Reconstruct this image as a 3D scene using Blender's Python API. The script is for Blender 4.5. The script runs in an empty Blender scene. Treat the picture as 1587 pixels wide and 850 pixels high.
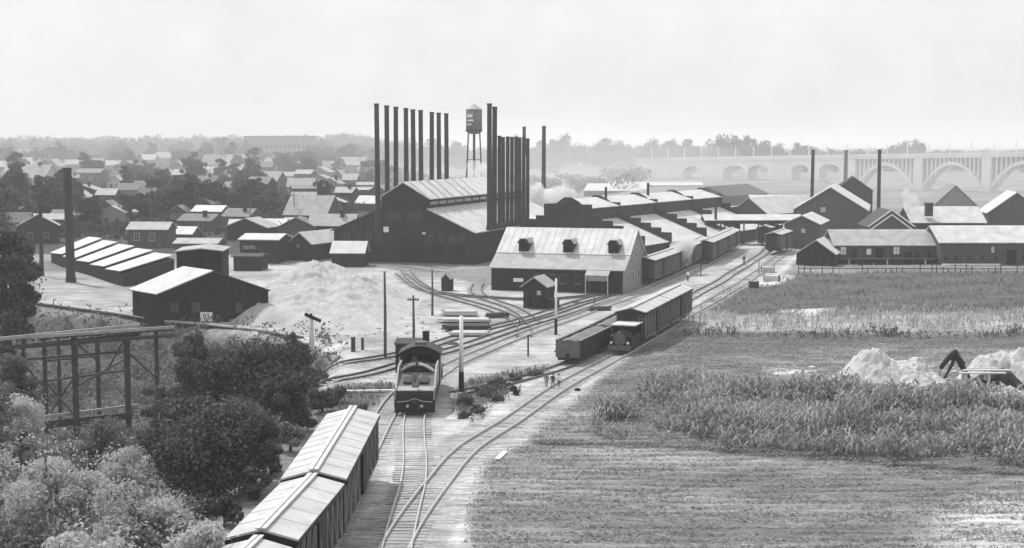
import bpy, math, random
import numpy as np
from mathutils import Vector, Matrix
from mathutils import noise as mnoise

# ------------------------------------------------------------------ camera, sky, sun, exposure
S = bpy.context.scene
C = S.collection
FPX = 2300.0; CAMZ = 19.7; PITCH = math.atan(200 / FPX)
CP, SP = math.cos(PITCH), math.sin(PITCH)
cd = bpy.data.cameras.new('camera'); cam = bpy.data.objects.new('camera', cd); C.objects.link(cam)
cd.sensor_width = 36; cd.lens = 36 * FPX / 1587; cd.clip_start = 0.5; cd.clip_end = 30000
cam.location = (0, 0, CAMZ); cam.rotation_euler = (math.pi / 2 - PITCH, 0, 0)
S.camera = cam
SUN_EL, SUN_AZ = 56.0, -38.0          # azimuth from +Y towards +X: the sun stands ahead and to the left
W = bpy.data.worlds.new('World'); S.world = W; W.use_nodes = True
nt = W.node_tree; nt.nodes.clear()
wo = nt.nodes.new('ShaderNodeOutputWorld'); bg = nt.nodes.new('ShaderNodeBackground')
sky = nt.nodes.new('ShaderNodeTexSky'); sky.sky_type = 'NISHITA'; sky.sun_disc = False
sky.sun_elevation = math.radians(SUN_EL); sky.sun_rotation = math.radians(SUN_AZ)
sky.air_density = 2.0; sky.dust_density = 6.0; sky.ozone_density = 1.0
bw = nt.nodes.new('ShaderNodeRGBToBW')
tc = nt.nodes.new('ShaderNodeTexCoord'); mp = nt.nodes.new('ShaderNodeMapping'); mp.inputs['Scale'].default_value = (1, 1, 1.3)
nz = nt.nodes.new('ShaderNodeTexNoise'); nz.inputs['Scale'].default_value = 13; nz.inputs['Detail'].default_value = 8; nz.inputs['Roughness'].default_value = 0.62
mr = nt.nodes.new('ShaderNodeMapRange'); mr.inputs[1].default_value = 0.3; mr.inputs[2].default_value = 0.7
mr.inputs[3].default_value = 0.93; mr.inputs[4].default_value = 1.08
mu = nt.nodes.new('ShaderNodeMath'); mu.operation = 'MULTIPLY'
L = nt.links.new
L(sky.outputs[0], bw.inputs[0]); L(tc.outputs['Generated'], mp.inputs[0]); L(mp.outputs[0], nz.inputs[0]); L(nz.outputs[0], mr.inputs[0])
mu.inputs[0].default_value = 5.95; L(mr.outputs[0], mu.inputs[1])
vl = nt.nodes.new('ShaderNodeMath'); vl.operation = 'MULTIPLY'; vl.inputs[1].default_value = 0.82; L(mu.outputs[0], vl.inputs[0])
ms = nt.nodes.new('ShaderNodeMath'); ms.operation = 'MULTIPLY_ADD'; ms.inputs[1].default_value = 0.18; L(bw.outputs[0], ms.inputs[0]); L(vl.outputs[0], ms.inputs[2]); L(ms.outputs[0], bg.inputs[0]); bg.inputs[1].default_value = 0.15
L(bg.outputs[0], wo.inputs[0])
sl = bpy.data.lights.new('sun', 'SUN'); so = bpy.data.objects.new('sun', sl); C.objects.link(so)
sl.energy = 3.3; sl.angle = math.radians(0.6); sl.color = (1, 1, 1)
_d = Vector((math.sin(math.radians(SUN_AZ)) * math.cos(math.radians(SUN_EL)), math.cos(math.radians(SUN_AZ)) * math.cos(math.radians(SUN_EL)), math.sin(math.radians(SUN_EL))))
so.rotation_euler = _d.to_track_quat('Z', 'Y').to_euler(); so.location = (0, 0, 60)
S.view_settings.view_transform = 'Standard'; S.view_settings.look = 'None'; S.view_settings.gamma = 1
S.view_settings.exposure = 0.12
S.cycles.volume_bounces = 1; S.cycles.max_bounces = 6; S.cycles.diffuse_bounces = 3
S.cycles.volume_step_rate = 1.0; S.cycles.volume_max_steps = 64
S.cycles.use_denoising = True

HAZE_DENSITY = 0.0003

# ------------------------------------------------------------------ where a spot of the photograph lies on the ground
def ray(px, py):
    a = (px - 793.5) / FPX; b = (425 - py) / FPX
    return np.array([a, CP + b * SP, -SP + b * CP])
def at(px, py, z=0.0):
    d = ray(px, py); t = (z - CAMZ) / d[2]
    return Vector((d[0] * t, d[1] * t, z))
def sstep(a, b, x):
    t = np.clip((np.asarray(x, float) - a) / (b - a), 0, 1); return t * t * (3 - 2 * t)
def hterr(x, y):
    x = np.asarray(x, float); y = np.asarray(y, float)
    r = x / np.maximum(y, 1)
    # hillside town to the left
    up = np.clip(y - 245, 0, 900) * 0.0215 * sstep(-0.055, -0.12, r)
    up = np.minimum(up, 15.5)
    far = 7.5 * sstep(720, 1300, y) * sstep(-0.16, -0.05, r)
    # river valley under the bridge
    val = 4.4 * sstep(470, 600, y) * sstep(0.04, 0.1, r) * (1 - .75 * sstep(.2, .245, r)) * (1 - sstep(720, 900, y))
    yl = 155 + (-23 - x) * 0.86
    rav = -5.2 * sstep(-14.5, -23, x) * (1 - sstep(-14, -1.0, y - yl))
    lump = 0.0
    return up + far + val + rav + lump + 0.10 * np.sin(x * .21 + 1.3) * np.sin(y * .17)
def hz(x, y): return float(hterr(x, y))
def gp(px, py):
    d = ray(px, py); lo, hi = 20.0, 6000.0
    for n_ in (500, 60):
        ts = np.geomspace(lo, hi, n_); h_ = hterr(d[0] * ts, d[1] * ts); below = np.nonzero(CAMZ + d[2] * ts < h_)[0]
        i = below[0] if len(below) else n_ - 1
        lo, hi = ts[max(i - 1, 0)], ts[i]
    p = d * hi
    return Vector((p[0], p[1], hz(p[0], p[1])))
def zat(x, y, py):
    v = (425 - py) / FPX
    return CAMZ + y * (v * CP - SP) / (CP + v * SP)
def proj(p):
    q = p[2] - CAMZ; dep = p[1] * CP - q * SP; u = p[1] * SP + q * CP
    return (793.5 + FPX * p[0] / dep, 425 - FPX * u / dep)
def ppm(y): return FPX / y            # photo pixels per metre at distance y

# ------------------------------------------------------------------ materials (all neutral: the place is seen through a black and white plate)
MATS = {}
def mat(name, v, var=0.25, scale=1.5, rough=0.85, bump=0.0, stretch=(1, 1, 1), island=0.0, fine=0.0, objvar=0.0, metal=0.0, trans=0.0):
    if name in MATS: return MATS[name]
    m = bpy.data.materials.new(name); m.use_nodes = True; n = m.node_tree; n.nodes.clear()
    out = n.nodes.new('ShaderNodeOutputMaterial'); b = n.nodes.new('ShaderNodeBsdfPrincipled')
    n.links.new(b.outputs[0], out.inputs[0])
    b.inputs['Roughness'].default_value = rough; b.inputs['Metallic'].default_value = metal
    b.inputs['Specular IOR Level'].default_value = 0.25
    t = n.nodes.new('ShaderNodeTexCoord'); mp = n.nodes.new('ShaderNodeMapping'); mp.inputs['Scale'].default_value = stretch
    n.links.new(t.outputs['Object'], mp.inputs[0])
    nz = n.nodes.new('ShaderNodeTexNoise'); nz.inputs['Scale'].default_value = scale; nz.inputs['Detail'].default_value = 8; nz.inputs['Roughness'].default_value = 0.65
    n.links.new(mp.outputs[0], nz.inputs[0])
    r = n.nodes.new('ShaderNodeMapRange'); r.inputs[1].default_value = 0.28; r.inputs[2].default_value = 0.72
    r.inputs[3].default_value = v * (1 - var); r.inputs[4].default_value = v * (1 + var)
    n.links.new(nz.outputs[0], r.inputs[0])
    last = r.outputs[0]
    def mul(a, bb):
        k = n.nodes.new('ShaderNodeMath'); k.operation = 'MULTIPLY'; n.links.new(a, k.inputs[0]); n.links.new(bb, k.inputs[1]); return k.outputs[0]
    def ranged(src, lo, hi):
        k = n.nodes.new('ShaderNodeMapRange'); k.inputs[3].default_value = lo; k.inputs[4].default_value = hi; n.links.new(src, k.inputs[0]); return k.outputs[0]
    if fine:
        n2 = n.nodes.new('ShaderNodeTexNoise'); n2.inputs['Scale'].default_value = scale * 11; n2.inputs['Detail'].default_value = 5
        n.links.new(mp.outputs[0], n2.inputs[0]); last = mul(last, ranged(n2.outputs[0], 1 - fine, 1 + fine))
    if island:
        g = n.nodes.new('ShaderNodeNewGeometry'); last = mul(last, ranged(g.outputs['Random Per Island'], 1 - island, 1 + island))
    if objvar:
        g = n.nodes.new('ShaderNodeObjectInfo'); last = mul(last, ranged(g.outputs['Random'], 1 - objvar, 1 + objvar))
    n.links.new(last, b.inputs['Base Color'])
    if trans:
        tl = n.nodes.new('ShaderNodeBsdfTranslucent'); mx = n.nodes.new('ShaderNodeMixShader'); mx.inputs[0].default_value = trans
        n.links.new(last, tl.inputs[0]); n.links.new(b.outputs[0], mx.inputs[1]); n.links.new(tl.outputs[0], mx.inputs[2]); n.links.new(mx.outputs[0], out.inputs[0])
    if bump:
        bp = n.nodes.new('ShaderNodeBump'); bp.inputs['Strength'].default_value = bump; bp.inputs['Distance'].default_value = 0.08
        n.links.new(nz.outputs[0], bp.inputs['Height']); n.links.new(bp.outputs[0], b.inputs['Normal'])
    MATS[name] = m; return m

M = dict(
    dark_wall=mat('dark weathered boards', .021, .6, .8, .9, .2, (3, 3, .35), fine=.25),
    mid_wall=mat('weathered boards', .075, .35, 1.0, .9, .2, (3, 3, .35), fine=.25),
    brick=mat('sooty brick', .042, .5, .8, .9, .2, fine=.3),
    pale_wall=mat('whitewashed boards', .5, .2, 1.0, .85, .1, (3, 3, .4), fine=.12),
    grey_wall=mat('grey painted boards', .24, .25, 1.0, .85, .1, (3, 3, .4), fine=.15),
    roof_bright=mat('bare sheet metal roof', .5, .24, .45, .6, .1, fine=.12),
    roof_grey=mat('dull sheet metal roof', .34, .26, .6, .7, .1, fine=.08),
    roof_mid=mat('felted roof', .2, .25, .8, .85, .1, fine=.15, objvar=.25),
    roof_dark=mat('tarred roof', .06, .3, .8, .9, .1, fine=.2),
    car_wall=mat('boxcar boards', .035, .4, 1.4, .85, .2, (3, 3, .3), fine=.25, objvar=.2),
    car_post=mat('worn boxcar braces', .2, .35, 2, .8, .1, (1, 1, .5)),
    car_roof=mat('boxcar roof sheets', .45, .22, .7, .6, .1, fine=.16),
    iron=mat('black iron', .016, .35, 1.5, .55, .1, fine=.2),
    stack=mat('sooty sheet iron', .035, .45, .5, .7, .1, (1.5, 1.5, .6), fine=.3),
    rust=mat('dusty iron', .12, .4, 2.0, .8, .1),
    rail=mat('worn rail steel', .42, .2, 2.0, .45, .0),
    rail_shaded=mat('rail steel with painted shade', .1, .2, 2.0, .6),  # dark tone paints the unlit near sides of the far rails
    tie=mat('dusty sleepers', .33, .3, 3.0, .95, .1, island=.2),
    wood_pale=mat('sun bleached timber', .5, .18, 2.0, .85, .1, island=.15),
    wood_dark=mat('creosoted timber', .06, .35, 2.0, .9, .1),
    pole=mat('old pole timber', .09, .3, 3.0, .9, .1),
    white=mat('white paint', .78, .08, 2.0, .7),
    glass=mat('dusty window glass', .04, .3, 2.0, .25),
    void=mat('dark unlit interior', .012, .2, 1.0, .95),
    leaf_dark=mat('dark foliage', .095, .5, .45, .85, island=.5, objvar=.3, trans=.3),
    leaf_mid=mat('mid foliage', .15, .3, .4, .85, island=.4, objvar=.2, trans=.25),
    leaf_pale=mat('silvery willow foliage', .47, .4, .5, .8, island=.2, objvar=.12, trans=.45),
    leaf_far=mat('woodland foliage', .1, .3, .1, .9, island=.35, objvar=.25),
    bark=mat('bark', .07, .3, 2.0, .9, .2),
    sand=mat('pale slag and sand', .38, .2, .35, .95, .6, fine=.12),
    spoil=mat('fresh pale clay spoil', .46, .34, 1.6, .95, .8, fine=.15),
    corn=mat('maize leaves', .28, .5, .22, .7, island=.65, trans=.35),
    straw=mat('dry grass', .38, .25, .3, .9, island=.5, trans=.3),
    grassm=mat('short grass', .24, .3, .2, .9, island=.4, trans=.3),
    concrete=mat('pale concrete', .8, .15, .12, .85, fine=.06),
    cloth_dark=mat('dark cloth', .05, .2, 4, .95),
    cloth_mid=mat('faded work cloth', .2, .2, 4, .95),
    skin=mat('skin', .32, .1, 4, .7),
    leaf_town=mat('town foliage', .05, .35, .3, .9, island=.4, objvar=.35, trans=.2),
    mid_grey=mat('weathered grey timber', .34, .3, 1.5, .85),
    coal=mat('coal', .02, .4, 6, .7, .6),
    load=mat('gravel load', .17, .25, 2, .95, .6, fine=.2),
)

# ------------------------------------------------------------------ mesh builder
class MB:
    def __init__(s): s.v = []; s.f = []
    def add(s, vs, fs):
        o = len(s.v); s.v += [tuple(v) for v in vs]; s.f += [tuple(i + o for i in f) for f in fs]; return s
    def box(s, c, d, rz=0.0, rx=0.0):
        hx, hy, h = d[0] / 2, d[1] / 2, d[2] / 2
        Mx = Matrix.Rotation(rz, 3, 'Z') @ Matrix.Rotation(rx, 3, 'X')
        vs = [Vector(c) + Mx @ Vector((x * hx, y * hy, z * h)) for z in (-1, 1) for x, y in ((-1, -1), (1, -1), (1, 1), (-1, 1))]
        return s.add(vs, [(3, 2, 1, 0), (4, 5, 6, 7), (0, 1, 5, 4), (1, 2, 6, 5), (2, 3, 7, 6), (3, 0, 4, 7)])
    def bb(s, x0, x1, y0, y1, z0, z1): return s.box(((x0 + x1) / 2, (y0 + y1) / 2, (z0 + z1) / 2), (abs(x1 - x0), abs(y1 - y0), abs(z1 - z0)))
    def bar(s, a, b, w, h=None):
        a, b = Vector(a), Vector(b); h = h or w; d = (b - a).normalized()
        up = Vector((0, 0, 1)) if abs(d.z) < .95 else Vector((0, 1, 0))
        x = d.cross(up).normalized() * (w / 2); y = x.cross(d).normalized() * (h / 2)
        vs = [p + q for p in (a, b) for q in (-x - y, x - y, x + y, -x + y)]
        return s.add(vs, [(3, 2, 1, 0), (4, 5, 6, 7), (0, 1, 5, 4), (1, 2, 6, 5), (2, 3, 7, 6), (3, 0, 4, 7)])
    def cone(s, a, b, r0, r1, n=12, caps=True):
        a, b = Vector(a), Vector(b); d = (b - a).normalized()
        up = Vector((0, 0, 1)) if abs(d.z) < .95 else Vector((0, 1, 0))
        x = d.cross(up).normalized(); y = x.cross(d).normalized()
        vs = []
        for p, r in ((a, r0), (b, r1)):
            for i in range(n):
                t = 2 * math.pi * i / n; vs.append(p + x * math.cos(t) * r + y * math.sin(t) * r)
        fs = [(i, (i + 1) % n, n + (i + 1) % n, n + i) for i in range(n)]
        if caps: fs += [tuple(range(n - 1, -1, -1)), tuple(range(n, 2 * n))]
        return s.add(vs, fs)
    def tube(s, pts, rs, n=8):
        pts = [Vector(p) for p in pts]
        if not hasattr(rs, '__len__'): rs = [rs] * len(pts)
        vs = []; fs = []
        for k, p in enumerate(pts):
            d = (pts[min(k + 1, len(pts) - 1)] - pts[max(k - 1, 0)]).normalized()
            up = Vector((0, 0, 1)) if abs(d.z) < .9 else Vector((0, 1, 0))
            x = d.cross(up).normalized(); y = x.cross(d).normalized()
            for i in range(n):
                t = 2 * math.pi * i / n; vs.append(p + (x * math.cos(t) + y * math.sin(t)) * rs[k])
            if k:
                o = (k - 1) * n
                fs += [(o + i, o + (i + 1) % n, o + n + (i + 1) % n, o + n + i) for i in range(n)]
        o = (len(pts) - 1) * n
        fs += [tuple(range(n - 1, -1, -1)), tuple(range(o, o + n))]
        return s.add(vs, fs)
    def slab(s, q, t):      # a quad or polygon thickened downwards along its normal
        q = [Vector(p) for p in q]; nrm = (q[1] - q[0]).cross(q[-1] - q[0]).normalized()
        if nrm.z < 0: q = q[::-1]; nrm = -nrm
        n = len(q); vs = q + [p - nrm * t for p in q]
        return s.add(vs, [tuple(range(n)), tuple(range(2 * n - 1, n - 1, -1))] + [(i, n + i, n + (i + 1) % n, (i + 1) % n) for i in range(n)])
    def prism(s, prof, y0, y1):   # profile in x,z pushed along y
        n = len(prof); vs = [(x, y0, z) for x, z in prof] + [(x, y1, z) for x, z in prof]
        return s.add(vs, [tuple(range(n)), tuple(range(2 * n - 1, n - 1, -1))] + [(i, n + i, n + (i + 1) % n, (i + 1) % n) for i in range(n)])
    def prismx(s, prof, x0, x1):  # profile in y,z pushed along x
        n = len(prof); vs = [(x0, y, z) for y, z in prof] + [(x1, y, z) for y, z in prof]
        return s.add(vs, [tuple(range(n - 1, -1, -1)), tuple(range(n, 2 * n))] + [(i, (i + 1) % n, n + (i + 1) % n, n + i) for i in range(n)])
    def ball(s, c, r, n=10, sx=1, sy=1, sz=1):
        m = n // 2 + 1; vs = []; fs = []
        for j in range(m):
            ph = math.pi * j / (m - 1)
            for i in range(n):
                t = 2 * math.pi * i / n
                vs.append((c[0] + r * sx * math.sin(ph) * math.cos(t), c[1] + r * sy * math.sin(ph) * math.sin(t), c[2] + r * sz * math.cos(ph)))
        for j in range(m - 1):
            for i in range(n): fs.append((j * n + i, j * n + n + i, j * n + n + (i + 1) % n, j * n + (i + 1) % n))
        return s.add(vs, fs)
    def build(s, name, m, parent=None, smooth=False):
        me = bpy.data.meshes.new(name); me.from_pydata(s.v, [], s.f); me.update()
        me.materials.append(M[m] if isinstance(m, str) else m)
        if smooth: me.polygons.foreach_set('use_smooth', [True] * len(me.polygons))
        o = bpy.data.objects.new(name, me); C.objects.link(o)
        if parent is not None: o.parent = parent
        return o
def npmesh(name, v, f, m, parent=None, smooth=False):
    me = bpy.data.meshes.new(name); v = np.asarray(v, np.float32); f = np.asarray(f, np.int32); k = f.shape[1]
    me.vertices.add(len(v)); me.vertices.foreach_set('co', v.ravel())
    me.loops.add(f.size); me.loops.foreach_set('vertex_index', f.ravel())
    me.polygons.add(len(f)); me.polygons.foreach_set('loop_start', np.arange(0, f.size, k, dtype=np.int32))
    me.update(calc_edges=True); me.validate()
    me.materials.append(M[m] if isinstance(m, str) else m)
    if smooth: me.polygons.foreach_set('use_smooth', [True] * len(me.polygons))
    o = bpy.data.objects.new(name, me); C.objects.link(o)
    if parent is not None: o.parent = parent
    return o
def tag(o, label=None, cat=None, group=None, kind=None):
    if label: o['label'] = label
    if cat: o['category'] = cat
    if group: o['group'] = group
    if kind: o['kind'] = kind
    return o
def thing(name, label, cat, loc=(0, 0, 0), heading=0.0, group=None):   # heading in degrees clockwise from straight ahead
    o = bpy.data.objects.new(name, None); C.objects.link(o); o.location = loc; o.rotation_euler = (0, 0, -math.radians(heading))
    o.empty_display_size = 0.5
    return tag(o, label, cat, group)
_kids = {}
def copy_tree(o, kids, parent=None):
    c = o.copy(); C.objects.link(c)
    if parent is not None: c.parent = parent
    for k in kids.get(o.name, []): copy_tree(k, kids, c)
    return c
def kids_of(root):
    d = {}
    for o in bpy.data.objects:
        if o.parent is not None: d.setdefault(o.parent.name, []).append(o)
    return d
def dup(root, loc, heading, label, kids, scale=None, group=None):
    r = copy_tree(root, kids); r.location = loc; r.rotation_euler = (0, 0, -math.radians(heading)); r['label'] = label
    if scale is not None: r.scale = scale if hasattr(scale, '__len__') else (scale,) * 3
    if group: r['group'] = group
    return r
def catmull(pts, step=1.0):
    P = [Vector(p) for p in pts]; P = [P[0] * 2 - P[1]] + P + [P[-1] * 2 - P[-2]]; out = []
    for i in range(1, len(P) - 2):
        p0, p1, p2, p3 = P[i - 1:i + 3]; n = max(2, int((p2 - p1).length / step))
        for k in range(n):
            t = k / n
            out.append(0.5 * ((2 * p1) + (-p0 + p2) * t + (2 * p0 - 5 * p1 + 4 * p2 - p3) * t * t + (-p0 + 3 * p1 - 3 * p2 + p3) * t ** 3))
    out.append(P[-2]); return out
# ------------------------------------------------------------------ the tracks' courses
G = lambda *ps: [at(px, py, 0.0) for px, py in ps]
TRK = {
 'loco': G((603, 905), (618, 838), (630, 790), (640, 752), (643, 716), (641, 676), (643, 645), (652, 610), (690, 573), (760, 540), (850, 507), (960, 466), (1055, 427), (1130, 389), (1180, 355)),
 'main': G((585, 905), (613, 849), (638, 806), (676, 755), (726, 696), (796, 650), (862, 607), (925, 570), (975, 543), (1057, 494), (1130, 452), (1190, 412), (1225, 380), (1240, 352)),
 'gondola': G((706, 612), (780, 598), (880, 566), (970, 518), (1064, 466), (1130, 428), (1185, 392), (1210, 362)),
 'ladder_low': G((494, 592), (570, 580), (650, 558), (740, 531), (850, 495), (960, 458), (1050, 422), (1115, 385)),
 'ladder_high': G((498, 566), (570, 560), (640, 546), (720, 520), (800, 500), (880, 474), (975, 446), (1040, 421), (1090, 394)),
 'curve_a': G((628, 418), (640, 436), (668, 452), (712, 466), (765, 481), (800, 499), (812, 512), (820, 503), ),
 'curve_b': G((742, 440), (738, 452), (752, 464), (790, 476), (812, 488), (828, 503)),
 'side': G((620, 424), (650, 447), (705, 458), (760, 463), (830, 466), (900, 461), (960, 452)),
}
TRK['curve_a'] = G((628, 418), (640, 436), (668, 452), (712, 466), (762, 480), (795, 495), (812, 511), (812, 524))
# the boxcars nearest the camera stand on a track of their own
NEAR = [at(300, 925, 3.95), at(405, 825, 3.95), at(486, 738, 3.95), at(548, 638, 3.95)]
NEARG = [Vector((p.x, p.y, 0)) for p in NEAR]
TRK['near'] = NEARG + [at(612, 622), at(645, 598), at(690, 575)]
CURV = {k: catmull(v, 1.0) for k, v in TRK.items()}

def poly_mask(x, y, poly, soft):
    P = np.array([(p.x, p.y) for p in poly]); n = len(P); ins = np.zeros(x.shape, bool); dist = np.full(x.shape, 1e9)
    for i in range(n):
        x0, y0 = P[i]; x1, y1 = P[(i + 1) % n]
        c = ((y0 > y) != (y1 > y)); dy = (y1 - y0) if y1 != y0 else 1e-9
        ins ^= c & (x < (x1 - x0) * (y - y0) / dy + x0)
        dx, dyy = x1 - x0, y1 - y0; l2 = dx * dx + dyy * dyy + 1e-9
        t = np.clip(((x - x0) * dx + (y - y0) * dyy) / l2, 0, 1)
        dist = np.minimum(dist, np.hypot(x - x0 - t * dx, y - y0 - t * dyy))
    sd = np.where(ins, dist, -dist); return sstep(-soft, soft, sd)
def line_dist(x, y, pts):
    dist = np.full(x.shape, 1e9)
    for a, b in zip(pts[:-1], pts[1:]):
        dx, dy = b.x - a.x, b.y - a.y; l2 = dx * dx + dy * dy + 1e-9
        t = np.clip(((x - a.x) * dx + (y - a.y) * dy) / l2, 0, 1)
        dist = np.minimum(dist, np.hypot(x - a.x - t * dx, y - a.y - t * dy))
    return dist
YARD = G((500, 905), (560, 700), (575, 650), (556, 636), (490, 606), (470, 560), (440, 522), (300, 500), (60, 468), (56, 425), (200, 420), (330, 400), (420, 396), (570, 412), (760, 442), (980, 452), (1130, 392), (1175, 350), (1295, 350), (1240, 398), (1215, 424), (1160, 440), (1075, 487), (1020, 522), (965, 560), (930, 590), (880, 630), (800, 690), (765, 712), (745, 740), (722, 800), (730, 905))
ISLE = G((698, 610), (720, 592), (780, 580), (848, 571), (852, 578), (810, 590), (800, 610), (770, 630), (735, 655), (712, 645))
ISLE2 = G((480, 610), (520, 596), (600, 592), (620, 600), (580, 628), (556, 650), (500, 660))
STRAW = G((1050, 500), (1150, 492), (1400, 488), (1700, 486), (1700, 512), (1400, 514), (1200, 516), (1060, 512))
CORN = G((915, 658), (960, 618), (1010, 596), (1190, 596), (1300, 602), (1420, 612), (1700, 630), (1700, 738), (1450, 716), (1300, 706), (1130, 694), (925, 680))
DARKB = G((1060, 515), (1250, 520), (1700, 516), (1700, 545), (1300, 535), (1060, 560))
UPF = G((1080, 480), (1130, 450), (1240, 425), (1700, 418), (1700, 484), (1150, 488))
SOIL = G((1460, 800), (1530, 775), (1700, 760), (1700, 905), (1430, 905))
FURROW = G((840, 685), (1000, 690), (1300, 712), (1700, 748))
xs = np.concatenate([np.linspace(-1.3, -.62, 40, endpoint=False), np.linspace(-.62, .62, 560), np.linspace(.62, 1.3, 41)[1:]])
ds = [12.0]
while ds[-1] < 9500: ds.append(ds[-1] * (1.0105 if ds[-1] < 320 else 1.03))
ds = np.array(ds)
Y, R_ = np.meshgrid(ds, xs, indexing='ij'); X = R_ * Y; Z = hterr(X, Y)
rng = np.random.default_rng(3)
rough = sum(a * np.sin(X * fx + p) * np.sin(Y * fy + q) for a, fx, fy, p, q in ((.05, .9, 1.1, 1, 2), (.04, 1.7, 2.3, 3, 1), (.03, 3.1, 2.9, 0, 4)))
yard = poly_mask(X, Y, YARD, .7)
Z = Z + rough * (1 - yard) * .9 * (Y < 400)
base = np.full(X.shape, .19)
base = base * (1 + .25 * np.sin(X * .13 + Y * .21) * np.sin(Y * .33 + 2))
def lay(m, v):
    global base
    base = base * (1 - m) + v * m
lay(poly_mask(X, Y, UPF, 2.5), .09)
lay(poly_mask(X, Y, DARKB, 2), .12)
lay(poly_mask(X, Y, STRAW, 1.5), .3)
lay(poly_mask(X, Y, CORN, 1.0), .12)
lay(poly_mask(X, Y, SOIL, 2.5), .4)
fd = line_dist(X, Y, FURROW); lay((1 - sstep(.5, 1.1, fd)), .035)
for (a, b, r) in (((1195, 574), (1255, 575), 1.0), ((1225, 482), (1275, 480), 1.6), ((1180, 441), (1215, 428), 2.0)):
    lay((1 - sstep(r * .6, r * 1.3, line_dist(X, Y, G(a, b)))) , .48)
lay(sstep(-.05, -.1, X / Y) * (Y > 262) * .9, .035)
lay(yard, .35 + .05 * np.sin(X * .31) * np.sin(Y * .27 + 1) + .05 * np.sin(X * .9 + 2) * np.sin(Y * .5) * np.sin(X * .2 + Y * .33))
lay(sstep(.25, .8, np.sin(X * .23 + 1.2) * np.sin(Y * .16 + .4) + .35 * np.sin(X * 1.1) * np.sin(Y * .8)) * yard * .6 * (Y > 105), .2)
lay(sstep(.45, .9, np.sin(X * .71 + Y * .3) * np.sin(Y * .43 - X * .2 + 2)) * yard * .5, .2)
lay(poly_mask(X, Y, G((40, 474), (60, 425), (200, 442), (262, 440), (262, 500), (180, 484)), 3) * .35, .2)
lay(poly_mask(X, Y, ISLE, .6), .1); lay(poly_mask(X, Y, ISLE2, .8), .11)
for k, c in CURV.items():
    dd = line_dist(X, Y, c[::3] + [c[-1]])
    lay((1 - sstep(.9, 1.7, dd)) * .7, .3 if k in ('loco', 'main', 'near') else .25)
lay((1 - sstep(.3, .9, np.abs(line_dist(X, Y, CURV['main'][::3]) - 3.1))) * yard * .6, .5)
lay(sstep(-.12, -.5, -Z + 0) * 0, .1)
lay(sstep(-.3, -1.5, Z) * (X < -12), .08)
nr, nc = X.shape
idx = np.arange(nr * nc).reshape(nr, nc)
f = np.stack([idx[:-1, :-1], idx[:-1, 1:], idx[1:, 1:], idx[1:, :-1]], -1).reshape(-1, 4)
gm = bpy.data.materials.new('yard and field ground'); gm.use_nodes = True; n = gm.node_tree; n.nodes.clear()
out = n.nodes.new('ShaderNodeOutputMaterial'); b = n.nodes.new('ShaderNodeBsdfPrincipled'); n.links.new(b.outputs[0], out.inputs[0])
b.inputs['Roughness'].default_value = .95; b.inputs['Specular IOR Level'].default_value = .15
at_ = n.nodes.new('ShaderNodeAttribute'); at_.attribute_name = 'albedo'
tcn = n.nodes.new('ShaderNodeTexCoord'); last = at_.outputs['Fac']
for sc, lo, hi, st in ((.09, .78, 1.25, (1, 1.6, 1)), (1.0, .8, 1.2, (.05, 1.7, 1)), (.55, .76, 1.26, (.3, 1.2, 1)), (1.6, .6, 1.42, (.35, 1.4, 1)), (6.0, .62, 1.4, (.6, 1, 1))):
    mp = n.nodes.new('ShaderNodeMapping'); mp.inputs['Scale'].default_value = st; n.links.new(tcn.outputs['Object'], mp.inputs[0])
    q = n.nodes.new('ShaderNodeTexNoise'); q.inputs['Scale'].default_value = sc; q.inputs['Detail'].default_value = 7; q.inputs['Roughness'].default_value = .65
    n.links.new(mp.outputs[0], q.inputs[0])
    r = n.nodes.new('ShaderNodeMapRange'); r.inputs[1].default_value = .3; r.inputs[2].default_value = .7; r.inputs[3].default_value = lo; r.inputs[4].default_value = hi
    n.links.new(q.outputs[0], r.inputs[0]); k = n.nodes.new('ShaderNodeMath'); k.operation = 'MULTIPLY'
    n.links.new(last, k.inputs[0]); n.links.new(r.outputs[0], k.inputs[1]); last = k.outputs[0]
n.links.new(last, b.inputs['Base Color'])
bp = n.nodes.new('ShaderNodeBump'); bp.inputs['Strength'].default_value = .5; bp.inputs['Distance'].default_value = .15
n.links.new(q.outputs[0], bp.inputs['Height']); n.links.new(bp.outputs[0], b.inputs['Normal'])
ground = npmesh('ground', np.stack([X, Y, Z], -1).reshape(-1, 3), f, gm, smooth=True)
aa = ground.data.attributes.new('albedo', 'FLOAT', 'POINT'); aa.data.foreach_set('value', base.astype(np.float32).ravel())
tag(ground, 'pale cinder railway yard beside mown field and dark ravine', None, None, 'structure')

# haze: one closed box round everything, filled with even thin air
hb = MB().bb(-12800, 12800, -60, 9900, -9, 62).build('haze', 'white'); hb.data.materials.clear()
hm = bpy.data.materials.new('summer haze'); hm.use_nodes = True; n = hm.node_tree; n.nodes.clear()
out = n.nodes.new('ShaderNodeOutputMaterial'); pv = n.nodes.new('ShaderNodeVolumePrincipled'); n.links.new(pv.outputs[0], out.inputs['Volume'])
pv.inputs['Color'].default_value = (.97, .97, .97, 1); pv.inputs['Density'].default_value = HAZE_DENSITY; pv.inputs['Anisotropy'].default_value = .25
hb.data.materials.append(hm); tag(hb, 'thin pale summer haze over the whole valley', None, None, 'stuff')

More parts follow.
